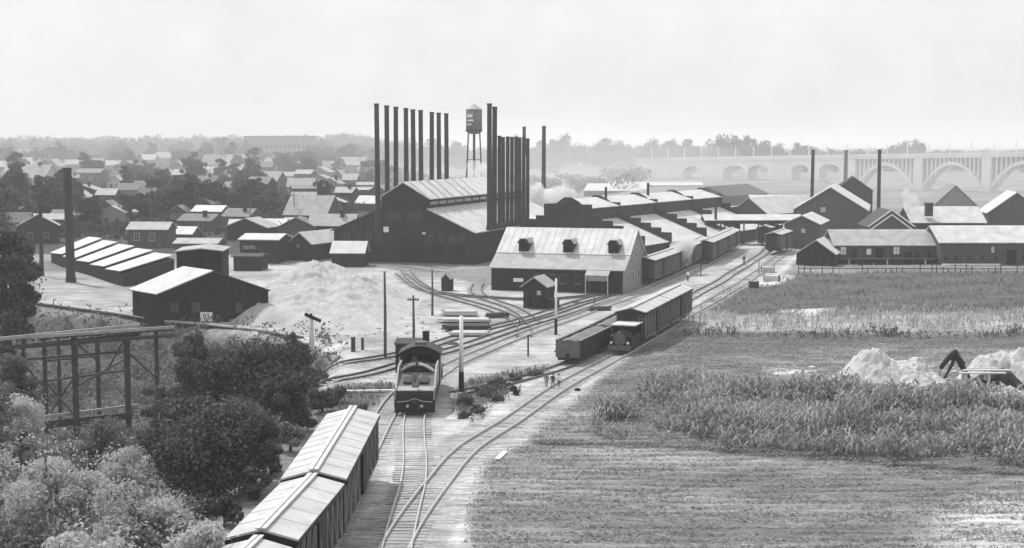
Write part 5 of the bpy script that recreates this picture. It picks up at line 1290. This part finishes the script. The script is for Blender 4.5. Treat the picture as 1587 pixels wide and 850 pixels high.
# distant thin poles of the town
for i, (px, yb, yt, lb) in enumerate(((235, 372, 285, 'bare thin pole rising beside the dark long workshop'), (388, 360, 300, 'bare thin pole before the dark trees left of the mill'), (456, 345, 300, 'thin pole beside the large barn with double roof'), (352, 395, 335, 'thin pale pole above the dark tower block'))):
    p = gp(px, yb); h = zat(p.x, p.y, yt) - p.z; t = thing('utility_pole', lb, 'utility pole', p); MB().tube([(0, 0, -.4), (0, 0, h)], [.14, .09], 8).build('shaft', 'pole', t); MB().bar((-.9, -.12, h * .93), (.9, -.12, h * .93), .1, .12).build('crossarm', 'wood_dark', t)
# ------------------------------------------------------------------ stacked timber
for i, (px, py, w_, n_, lb, dk) in enumerate(((712, 490, 56, 3, 'farthest stack of bleached planks beside the slim pole', 0), (720, 500, 84, 2, 'long stack of bleached planks below the farthest one', 0), (722, 513, 72, 3, 'stack of dark timbers between the plank stacks', 1), (728, 521, 60, 2, 'nearest stack of bleached planks behind the white pole', 0))):
    p = at(px, py); k = ppm(p.y); L_ = w_ / k; t = thing('timber_stack', lb, 'timber stack', p, 2); rr = random.Random(i); mb = MB()
    for z in range(n_):
        for j in range(6): mb.box((rr.uniform(-.25, .25), -.8 + j * .33, .25 + z * .17), (L_ * rr.uniform(.85, 1), .28, .13), rr.uniform(-.03, .03))
    mb.build('planks', 'wood_dark' if dk else 'wood_pale', t)
    be = MB()
    be.bb(-.35 * L_, .35 * L_, -.1, .1, 0, .17)
    be.build('bearer', 'wood_dark', t)
for i, (px, py, ang, L_, lb) in enumerate(((660, 606, 80, 5.5, 'white plank lying on the ground left of the locomotive'), (777, 708, 12, 2.4, 'white plank on the bank right of the curving track'))):
    if i == 0: p = at(585, 607)
    else: p = at(px, py)
    t = thing('plank', lb, 'plank', p, ang if i else 85); MB().bb(-.16, .16, -L_ / 2, L_ / 2, .03, .13).build('board', 'white', t)
# ------------------------------------------------------------------ heaps
def heap(name, label, px, py, wpx, dep, hpx, m, seed, cat='heap', peaks=((0, 0, 1, .5),), n=80, rough=.3, dome=False):
    """peaks: (u, v, height share, radius share)"""
    p = gp(px, py); k = ppm(p.y); w_, H = wpx / k, hpx / k; vs = []; fs = []
    for j in range(n):
        for i in range(n):
            u, v = -1 + 2 * i / (n - 1), -1 + 2 * j / (n - 1); z = 0
            for (a, b_, hh, rr_) in peaks:
                d = math.hypot((u - a) / rr_, (v - b_) / rr_ * .8); pk = hh * ((1 - math.sqrt(d * d + .02)) if not dome else max(0, 1 - d * d) ** .9); z = max(z, pk) + .12 * min(max(z, 0), max(pk, 0))
            q = Vector((u * w_ * .22 + seed, v * dep * .22 + seed, 0)); nzv = mnoise.fractal(q * .9, 1, 2, 3)
            edge = max(0, 1 - max(abs(u), abs(v)) ** 4)
            z = max(z, 0); z = (z * (1 + rough * .6 * nzv) + z ** .5 * rough * .16 * mnoise.fractal(q * 3.2, 1, 2, 3)) * H * edge - .06
            z += .05 * max(0, min(1, z)) * mnoise.noise(Vector((u * w_ * 1.6, v * dep * 1.6, seed))) * (3 if m == 'spoil' else 2)
            if m == 'spoil': z += .07 * max(0, min(1, z * 2)) * abs(mnoise.noise(Vector((u * w_ * 3.3, v * dep * 3.3, seed + 5))))
            wx, wy = p.x + u * w_ / 2, p.y + v * dep / 2; cut = float(sstep(.2, 5, wy - (155 + (-23 - wx) * .86))) if wx < -12 else 1.0
            if name != 'sand_bank': cut = 1.0
            vs.append((u * w_ / 2, v * dep / 2, hz(wx, wy) - p.z + (z + .06) * cut - .06 - (1 - cut) * .4))
    for j in range(n - 1):
        for i in range(n - 1): fs.append((j * n + i, j * n + i + 1, (j + 1) * n + i + 1, (j + 1) * n + i))
    t = thing(name, label, cat, p); MB().add(vs, fs).build('mound', m, t, True); return t
heap('sand_bank', 'broad pale bank of sand sloping from the gabled shed towards the tracks', 508, 478, 300, 62, 66, 'sand', 3, 'sand bank', ((-.25, .25, 1, 1.0), (.2, .1, .72, .8), (-.5, -.2, .62, .6), (.0, -.35, .5, .6)), 160, .35)
heap('spoil_heap', 'tall pale spoil heap with pointed left peak in the field', 1370, 588, 200, 9, 52, 'spoil', 8, 'spoil heap', ((-.2, .1, 1, .62), (-.1, -.1, .9, .5), (.1, .1, .74, .6), (.35, 0, .7, .6), (.62, .1, .62, .5), (.35, -.45, .42, .35), (.75, -.2, .35, .3), (-.6, 0, .25, .45)), 120, .6)
heap('spoil_heap', 'long low spoil heap at the right edge beyond the workbench', 1575, 590, 190, 9, 43, 'spoil', 21, 'spoil heap', ((-.55, 0, .85, .45), (-.25, .1, .95, .5), (.1, 0, 1, .6), (.3, -.3, .7, .4), (.6, 0, .9, .6)), 110, .5, True)
heap('spoil_heap', 'small pale spill of clay in front of the workbench on the right', 1568, 612, 80, 3, 15, 'spoil', 31, 'spoil heap', ((0, 0, 1, .9),), 50, .6)
heap('sand_patch', 'low white sand patch left of the tall spoil heap', 1224, 579, 74, 3, 8, 'spoil', 14, 'spoil heap', ((.3, 0, 1, .6), (-.4, 0, .6, .6)), 50, .3)
heap('sand_patch', 'flat white patch in the far field below the fence', 1252, 486, 50, 6, 7, 'spoil', 16, 'spoil heap', ((0, 0, 1, .9),), 40, .3)
# ------------------------------------------------------------------ hoist frame and work bench
p = at(1484, 592); t = thing('hoist_frame', 'dark bent timber hoist frame leaning over the spoil heap', 'hoist', p); s = 1 / ppm(p.y)
def wpt(px, py, y=0): return ((px - 1484) * s, y, (592 - py) * s)
MB().tube([wpt(1457, 571), wpt(1466, 558), wpt(1474, 549), wpt(1482, 545)], [.18, .22, .28, .3], 8).build('boom', 'iron', t, True)
MB().tube([wpt(1478, 545), wpt(1487, 560), wpt(1497, 580), wpt(1506, 592)], [.3, .28, .22, .16], 8).build('front_leg', 'iron', t, True)
MB().tube([wpt(1480, 547, .2), wpt(1478, 565, .5), wpt(1470, 585, .8), wpt(1462, 600, 1)], [.22, .16, .13, .1], 8).build('rear_leg', 'wood_dark', t, True)
MB().tube([wpt(1482, 546, -.1), wpt(1490, 560, -.6), wpt(1488, 592, -1.2)], [.12, .1, .08], 8).build('rear_leg', 'wood_dark', t, True)
MB().cone(wpt(1479, 549, -.15), wpt(1479, 549, .15), .32, .32, 14).build('pulley', 'iron', t)
MB().tube([wpt(1457, 571), wpt(1455, 590)], .04, 6).build('hook_rope', 'wood_dark', t)
p = at(1524, 606); t = thing('work_bench', 'rough plank work bench with dark legs at the spoil heaps', 'work bench', p); s = 1 / ppm(p.y)
tp = MB(); tp.bb(-2.0, 1.7, -.35, .05, 1.42, 1.52); tp.bb(-1.5, 2.3, .2, .6, 1.56, 1.66); tp.bb(-.9, 1.4, .85, 1.1, 1.6, 1.7); tp.build('bench_top', 'wood_pale', t)
for x in (-1.5, .35, 1.3):
    for y in (-.2, .7): MB().bb(x - .09, x + .09, y - .09, y + .09, 0, 1.41 if y < 0 else 1.55).build('leg', 'wood_pale' if x < 1 else 'wood_dark', t)
heap('rubble_heap', 'dark heap of scrap under and behind the work bench', 1540, 602, 120, 5, 40, 'coal', 44, 'scrap heap', ((.2, 0, 1, .8), (-.3, 0, .7, .6)), 50, .5)
# ------------------------------------------------------------------ trestle
zt_ = 3.7; D0 = 128.0
p0 = Vector(((-30 - 793.5) / FPX * 118, 118.0, 0)); 
A1, B1 = at(20, 525, zt_), at(270, 507, zt_); A2, B2 = at(-40, 529, zt_ + .15), at(216, 504, zt_ + .15)
u = (B1 - A1).normalized(); o = Vector((A1.x, A1.y, 0)); t = thing('pipe_trestle', 'dark timber trestle carrying two pale beams across the ravine', 'trestle', o)
A1x = A1 - u * 4
MB().bar(A1x - o, B1 - o, .2, .24).build('top_beam', 'mid_grey', t); MB().bar(A2 - o, B2 - o, .2, .24).build('top_beam', 'mid_grey', t)
MB().bar(A1x - o - Vector((0, 0, .75)), B1 - o - Vector((0, 0, .75)), .22, .3).build('under_beam', 'wood_dark', t); MB().bar(A2 - o - Vector((0, 0, .8)), B2 - o - Vector((0, 0, .8)), .22, .3).build('under_beam', 'wood_dark', t)
dk = MB(); n_ = 26
for i in range(n_):
    f_ = i / (n_ - 1); q = A1x.lerp(B1, f_) - o; q2 = A2.lerp(B2, f_) - o; dk.bar(q + Vector((0, -.2, -.28)), q2 + Vector((0, .2, -.28)), .2, .12)
tag(dk.build('cross_ties', 'wood_dark', t), kind='stuff')
def trp(px, yb, yt, D, r=.2):
    x = (px - 793.5) / FPX * D; a = Vector((x, D, min(hz(x, D) - .5, zat(x, D, yb)))) - o; b_ = Vector((x, D, zat(x, D, yt))) - o
    MB().bar(a, b_, r * 2).build('post', 'wood_dark', t); return a, b_
pa = trp(110, 645, 520, 125.5, .21); pb = trp(192, 632, 514, 128.5, .21); pc = trp(63, 625, 520, 127.5, .15); pd = trp(146, 580, 514, 134, .17); pe = trp(5, 650, 527, 122, .19); trp(238, 600, 510, 130, .16); trp(30, 630, 523, 125, .14); trp(85, 600, 518, 131, .13)
def trb(px0, py0, px1, py1, D0_, D1_, w, m, nm):
    a = Vector(wp(px0, py0, D0_)) - o; b_ = Vector(wp(px1, py1, D1_)) - o; MB().bar(a, b_, w).build(nm, m, t)
trb(60, 646, 206, 628, 125.6, 129.2, .22, 'roof_grey', 'lower_beam'); trb(58, 592, 190, 574, 127.6, 133, .16, 'mid_wall', 'mid_beam')
trb(63, 592, 104, 640, 127, 125.7, .11, 'wood_dark', 'brace'); trb(106, 588, 70, 640, 126, 127, .11, 'wood_dark', 'brace'); trb(192, 520, 160, 575, 128.5, 133, .11, 'wood_dark', 'brace'); trb(110, 530, 146, 560, 125.5, 133, .1, 'wood_dark', 'brace')
trb(150, 520, 188, 560, 133, 129, .1, 'wood_dark', 'brace')
trb(60, 658, 196, 644, 124.6, 128.5, .6, 'wood_dark', 'sill_beam')
trb(0, 560, 192, 545, 121, 128.5, .2, 'wood_dark', 'mid_beam'); trb(63, 560, 146, 552, 127.5, 133.5, .15, 'wood_dark', 'mid_beam'); trb(192, 545, 240, 590, 128.6, 130, .13, 'wood_dark', 'brace'); trb(5, 535, 60, 600, 122, 127, .12, 'wood_dark', 'brace'); trb(110, 600, 192, 555, 125.4, 128.4, .12, 'wood_dark', 'brace')
# ------------------------------------------------------------------ people
def person(label, px, yb, H, heading, step, top, legs, arm=0.0):
    p = at(px, yb); t = thing('person', label, 'person', p, heading); k = H / 1.75
    V = {'pel': (0, 0, .93), 'che': (0, .02, 1.25), 'nk': (0, .02, 1.47), 'hd': (0, 0, 1.6), 'ht': (0, 0, 1.7),
         'hl': (-.1, 0, .9), 'kl': (-.11, -step * .5, .5), 'al': (-.11, -step * .7 + .05, .08), 'fl': (-.11, -step * .7 - .12, .04),
         'hr': (.1, 0, .9), 'kr': (.11, step * .3, .5), 'ar': (.11, step * .8, .1), 'fr': (.11, step * .8 - .14, .04),
         'sl': (-.2, .02, 1.4), 'el': (-.26, .05 + arm, 1.12), 'wl': (-.25, -.08 + arm, .88), 'sr': (.2, .02, 1.4), 'er': (.26, .02 - arm, 1.12), 'wr': (.25, -.1 - arm, .88)}
    R_s = {'pel': .15, 'che': .16, 'nk': .065, 'hd': .1, 'ht': .08, 'hl': .1, 'kl': .065, 'al': .045, 'fl': .04, 'hr': .1, 'kr': .065, 'ar': .045, 'fr': .04, 'sl': .075, 'el': .05, 'wl': .035, 'sr': .075, 'er': .05, 'wr': .035}
    E_ = [('pel', 'che'), ('che', 'nk'), ('nk', 'hd'), ('hd', 'ht'), ('pel', 'hl'), ('hl', 'kl'), ('kl', 'al'), ('al', 'fl'), ('pel', 'hr'), ('hr', 'kr'), ('kr', 'ar'), ('ar', 'fr'), ('che', 'sl'), ('sl', 'el'), ('el', 'wl'), ('che', 'sr'), ('sr', 'er'), ('er', 'wr')]
    ks = list(V); me = bpy.data.meshes.new('body'); me.from_pydata([tuple(c_ * k for c_ in V[q]) for q in ks], [(ks.index(a), ks.index(b_)) for a, b_ in E_], [])
    o_ = bpy.data.objects.new('body', me); C.objects.link(o_); md = o_.modifiers.new('skin', 'SKIN'); md.use_smooth_shade = True
    for i, q in enumerate(ks): me.skin_vertices[0].data[i].radius = (R_s[q] * k, R_s[q] * k)
    me.skin_vertices[0].data[0].use_root = True
    sb_ = o_.modifiers.new('sub', 'SUBSURF'); sb_.levels = 1; sb_.render_levels = 1
    dg = bpy.context.evaluated_depsgraph_get(); m2 = bpy.data.meshes.new_from_object(o_.evaluated_get(dg)); bpy.data.objects.remove(o_)
    o_ = bpy.data.objects.new('body', m2); C.objects.link(o_); o_.parent = t; m2.materials.clear(); m2.materials.append(M['skin']); m2.materials.append(M[top]); m2.materials.append(M[legs])
    for pl_ in m2.polygons:
        z = pl_.center.z / k; pl_.material_index = 2 if z < .92 else (1 if z < 1.48 else 0)
        if abs(pl_.center.x) / k > .2 and z < .95 and z > .8: pl_.material_index = 0
    hc = MB(); hc.ball((0, 0, 1.7 * k), .12 * k, 12, 1, 1, .6); hc.cone((0, 0, 1.69 * k), (0, 0, 1.71 * k), .19 * k, .18 * k, 14); hc.build('hat', 'cloth_dark', t, True)
    return t
person('small figure in faded clothes, leftmost of three walking on the sandy yard', 847, 602, 1.25, 160, .18, 'cloth_mid', 'cloth_mid')
person('small figure in dark jacket, middle of three walking on the sandy yard', 857, 603.5, 1.3, 200, .2, 'cloth_dark', 'cloth_mid')
person('small figure in white shirt and dark belt, rightmost of three walking on the yard', 866, 602, 1.2, 180, .15, 'white', 'cloth_dark')
person('worker in dark clothes standing on the far yard road', 1153, 411, 1.7, 180, .05, 'cloth_dark', 'cloth_dark')
person('worker in pale shirt beside the far boxcars by the house', 1066, 437, 1.7, 150, .1, 'white', 'cloth_dark')
p = at(895, 607); t = thing('field_stone', 'small dark lump lying on the sandy track edge', 'stone', p); MB().ball((0, 0, .12), .22, 10, 1.2, 1, .8).build('stone', 'coal', t, True)
# cart and crates at the far yard corner
for i, (px, py, w_, lb) in enumerate(((1168, 446, 14, 'dark crate by the corner of the upper field'), (1190, 422, 20, 'pale crate pile beside the far yard road'), (1196, 436, 24, 'pale sack pile at the upper field corner'))):
    p = at(px, py); L_ = w_ / ppm(p.y); t = thing('crate', lb, 'crate', p, 10 * i); mb = MB()
    for z in range(4): mb.bb(-L_ / 2, L_ / 2, -.5, .5, .05 + z * .2, .22 + z * .2)
    mb.build('slats', 'wood_dark' if i == 0 else 'wood_pale', t); co = MB()
    for sx in (-1, 1): co.bb(sx * (L_ / 2 - .06), sx * (L_ / 2 + .03), -.53, .53, 0, .9)
    co.build('corner_boards', 'mid_wall', t)

# ------------------------------------------------------------------ crops and grasses
def blades(poly, density, hmin, hmax, w, m, name, label, seed, rows=None, nb=5, spread=.35, lean=.5):
    rr = np.random.default_rng(seed); P_ = np.array([(q.x, q.y) for q in poly]); lo, hi = P_.min(0), P_.max(0)
    if rows:
        ang = math.radians(rows[0]); sp, ip = rows[1], rows[2]; cx = (lo + hi) / 2; R0 = np.linalg.norm(hi - lo) / 2
        a, b_ = np.meshgrid(np.arange(-R0, R0, sp), np.arange(-R0, R0, ip)); a = a + rr.normal(0, sp * .13, a.shape); b_ = b_ + rr.normal(0, ip * .3, b_.shape)
        x = cx[0] + a * math.cos(ang) + b_ * math.sin(ang); y = cx[1] - a * math.sin(ang) + b_ * math.cos(ang); x, y = x.ravel(), y.ravel()
    else:
        N = int(np.prod(hi - lo) * density); x = rr.uniform(lo[0], hi[0], N); y = rr.uniform(lo[1], hi[1], N)
    mk = poly_mask(x, y, poly, .8) > rr.uniform(0.1, .9, x.shape); x, y = x[mk], y[mk]
    pn_ = np.array([mnoise.fractal(Vector((a_ * .16, b_2 * .22, seed)), 1, 2, 4) for a_, b_2 in zip(x, y)]) if rows else np.sin(x * .35 + 1) * np.sin(y * .5) * .4
    keep = rr.uniform(size=x.shape) < (.66 + 1.5 * pn_); x, y, pn_ = x[keep], y[keep], pn_[keep]
    N = len(x); H = rr.uniform(hmin, hmax, N) * np.clip(1 + 1.0 * pn_, .4, 1.7); z = hterr(x, y)
    V_ = []; 
    base_ = np.stack([x, y, z], -1)
    # upright stalk + arching leaves, each two quads
    quads = []
    th = rr.uniform(0, 2 * np.pi, N)
    d = np.stack([np.cos(th), np.sin(th), np.zeros(N)], -1)
    top = base_ + np.stack([rr.normal(0, .06, N), rr.normal(0, .06, N), H], -1)
    quads.append(np.stack([base_ - d * w * .3, base_ + d * w * .3, top + d * w * .12, top - d * w * .12], 1))
    for k_ in range(nb):
        th = rr.uniform(0, 2 * np.pi, N); d = np.stack([np.cos(th), np.sin(th), np.zeros(N)], -1); e = np.stack([-np.sin(th), np.cos(th), np.zeros(N)], -1)
        f0 = rr.uniform(.1, .85, N)[:, None]; p0_ = base_ * (1 - f0) + top * f0; L_ = (H * rr.uniform(spread * .6, spread * 1.3, N))[:, None]
        p1 = p0_ + d * L_ * .55 + np.array([0, 0, 1]) * L_ * lean; p2 = p0_ + d * L_ * 1.15 + np.array([0, 0, 1]) * L_ * (lean - .45)
        ww = w * rr.uniform(.6, 1.2, N)[:, None]
        quads.append(np.stack([p0_ - e * ww * .3, p0_ + e * ww * .3, p1 + e * ww * .5, p1 - e * ww * .5], 1)); quads.append(np.stack([p1 - e * ww * .5, p1 + e * ww * .5, p2 + e * ww * .1, p2 - e * ww * .1], 1))
    v = np.concatenate(quads).reshape(-1, 3); f = np.arange(len(v)).reshape(-1, 4); print(name, N, len(f))
    o_ = npmesh(name, v, f, m); tag(o_, label, None, None, 'stuff'); return o_
blades(CORN, 0, .45, 1.35, .13, 'corn', 'maize_crop', 'ragged patch of maize plants in the middle of the field', 5, rows=(62, .62, .34), nb=6, spread=.5)
blades(STRAW, 2.2, .5, 1.1, .1, 'straw', 'tall_grass', 'pale strip of tall dry grass across the field', 6, nb=3, spread=.5, lean=.9)
FULL = G((770, 700), (1000, 545), (1150, 445), (1240, 424), (1700, 420), (1700, 905), (740, 905), (728, 800))
VERGE = G((730, 905), (722, 800), (745, 740), (765, 712), (800, 690), (880, 630), (930, 590), (985, 548), (1075, 487), (1130, 455), (1140, 460), (1060, 510), (960, 605), (905, 655), (840, 690), (800, 730), (775, 800), (790, 905))
NF = G((730, 905), (722, 800), (745, 740), (765, 712), (800, 690), (880, 630), (930, 590), (985, 548), (1060, 515), (1700, 512), (1700, 905))
rg = np.random.default_rng(17); P_ = np.array([(q.x, q.y) for q in NF]); N = 520000
x = rg.uniform(P_[:, 0].min(), P_[:, 0].max(), N); y = rg.uniform(P_[:, 1].min(), P_[:, 1].max(), N); k_ = poly_mask(x, y, NF, .8) > rg.uniform(.1, .9, N); x, y = x[k_], y[k_]
pt = np.sin(x * .5 + 2 * np.sin(y * .31)) * np.sin(y * 1.1 + np.sin(x * .23) * 2); k_ = rg.uniform(size=len(x)) < .42 + .4 * pt + .38 * np.sin(y * 4.6 + .7 * np.sin(x * .21)); x, y = x[k_], y[k_]; N = len(x); print('grass flakes', N)
c_ = np.stack([x, y, hterr(x, y) + rg.uniform(.0, .07, N) + .02], -1); th = rg.uniform(0, 6.28, N); s_ = rg.uniform(.05, .13, N)[:, None]
a_ = np.stack([np.cos(th), np.sin(th), rg.normal(0, .35, N)], -1) * s_; b_ = np.stack([-np.sin(th), np.cos(th), rg.normal(0, .35, N)], -1) * s_ * .4
tag(npmesh('grass', np.stack([c_ - a_, c_ + b_, c_ + a_, c_ - b_], 1).reshape(-1, 3), np.arange(4 * N).reshape(N, 4), 'grassm'), 'rough short mown grass over the open field', None, None, 'stuff')
blades(UPF, 1.6, .15, .4, .09, 'leaf_mid', 'weeds', 'darker weeds over the upper field', 8, nb=3, spread=.6, lean=.7)
blades(G((1060, 515), (1250, 519), (1700, 514), (1700, 524), (1250, 527), (1060, 522)), 2.5, .3, .8, .12, 'leaf_dark', 'weeds', 'dark line of weeds below the dry grass strip', 9, nb=3, spread=.6, lean=.7)
blades(ISLE, 7, .12, .35, .08, 'leaf_mid', 'weeds', 'weeds covering the dark island between tracks', 10, nb=3, spread=.7)
blades(ISLE2, 7, .12, .4, .08, 'leaf_mid', 'weeds', 'weeds left of the locomotive', 11, nb=3, spread=.7)
RAVP = [Vector((-15.5, 45, 0)), Vector((-15, 105, 0)), Vector((-17, 150, 0)), Vector((-66, 188, 0)), Vector((-75, 130, 0)), Vector((-60, 45, 0))]
rr3 = np.random.default_rng(12); P_ = np.array([(q.x, q.y) for q in RAVP]); N = 2600
x = rr3.uniform(P_[:, 0].min(), P_[:, 0].max(), N); y = rr3.uniform(P_[:, 1].min(), P_[:, 1].max(), N); k_ = poly_mask(x, y, RAVP, .5) > .5; x, y = x[k_], y[k_]
cs = np.stack([x, y, hterr(x, y) + rr3.uniform(0, .9, len(x))], -1); v, f = leaf_quads(rr3, cs, rr3.uniform(.5, 1.5, len(x)), 75000, .19)
tag(npmesh('undergrowth', v, f, 'leaf_mid'), 'tangled undergrowth filling the ravine floor', None, None, 'stuff')
# weathered clutter of the yard
for i, (px, py, w_, d_, h_, mm, lb) in enumerate(((700, 533, 34, 2.5, 5, 'coal', 'dark cinder heap left of the white pole, below the planks'), (745, 522, 22, 2, 4, 'coal', 'small dark cinder heap right of the nearest planks'), (610, 470, 30, 3, 5, 'sand', 'pale sand spill at the foot of the sand bank'),
        (866, 545, 22, 2, 5, 'coal', 'dark cinder heap at the near end of the gondola'), (520, 560, 26, 2, 5, 'coal', 'dark cinder heap below the pair of stubby posts'), (895, 470, 26, 2, 4, 'coal', 'low dark heap in front of the house porch'))):
    heap('cinder_heap' if mm == 'coal' else 'sand_spill', lb, px, py, w_, d_, h_, mm, 60 + i, 'heap', ((0, 0, 1, .9), (.4, .2, .6, .5)), 30, .8)
for i, (px, py, hd_, lb) in enumerate(((770, 492, 70, 'short stack of old sleepers inside the track curve'), (930, 482, 75, 'short stack of old sleepers beside the siding below the porch'), )):
    t = thing('sleeper_stack', lb, 'timber stack', at(px, py), hd_); rr = random.Random(i); mb = MB()
    for z in range(3):
        for j in range(5 - z): mb.box(((j - (4 - z) / 2) * .3, rr.uniform(-.15, .15), .09 + z * .17), (.24, 2.5, .15), rr.uniform(-.05, .05))
    mb.build('sleepers', 'mid_wall', t); MB().bb(-.8, .8, -.08, .08, 0, .012).build('bearer', 'wood_dark', t)
# loose clods round the foot of the heaps
rq = np.random.default_rng(4); V_, F_ = [], []
mb = MB()
for (px, py, w_, n_) in ((1370, 590, 230, 170), (1570, 594, 190, 110), (508, 500, 330, 220), (1224, 580, 90, 40)):
    p = gp(px, py)
    for i in range(n_):
        k = ppm(p.y); x_, y_ = p.x + rq.normal(0, .28) * w_ / k, p.y + rq.normal(0, 3.2 if px > 600 else 12); r_ = abs(rq.normal(.1, .07)) + .05
        if px < 600 and y_ - (155 + (-23 - x_) * .86) < 3: continue
        mb.ball((x_, y_, hz(x_, y_) + r_ * .3), r_, 6, rq.uniform(.7, 1.4), rq.uniform(.7, 1.4), .7)
tag(mb.build('clay_clods', 'spoil', None), 'loose pale clods scattered round the feet of the heaps', None, None, 'stuff')
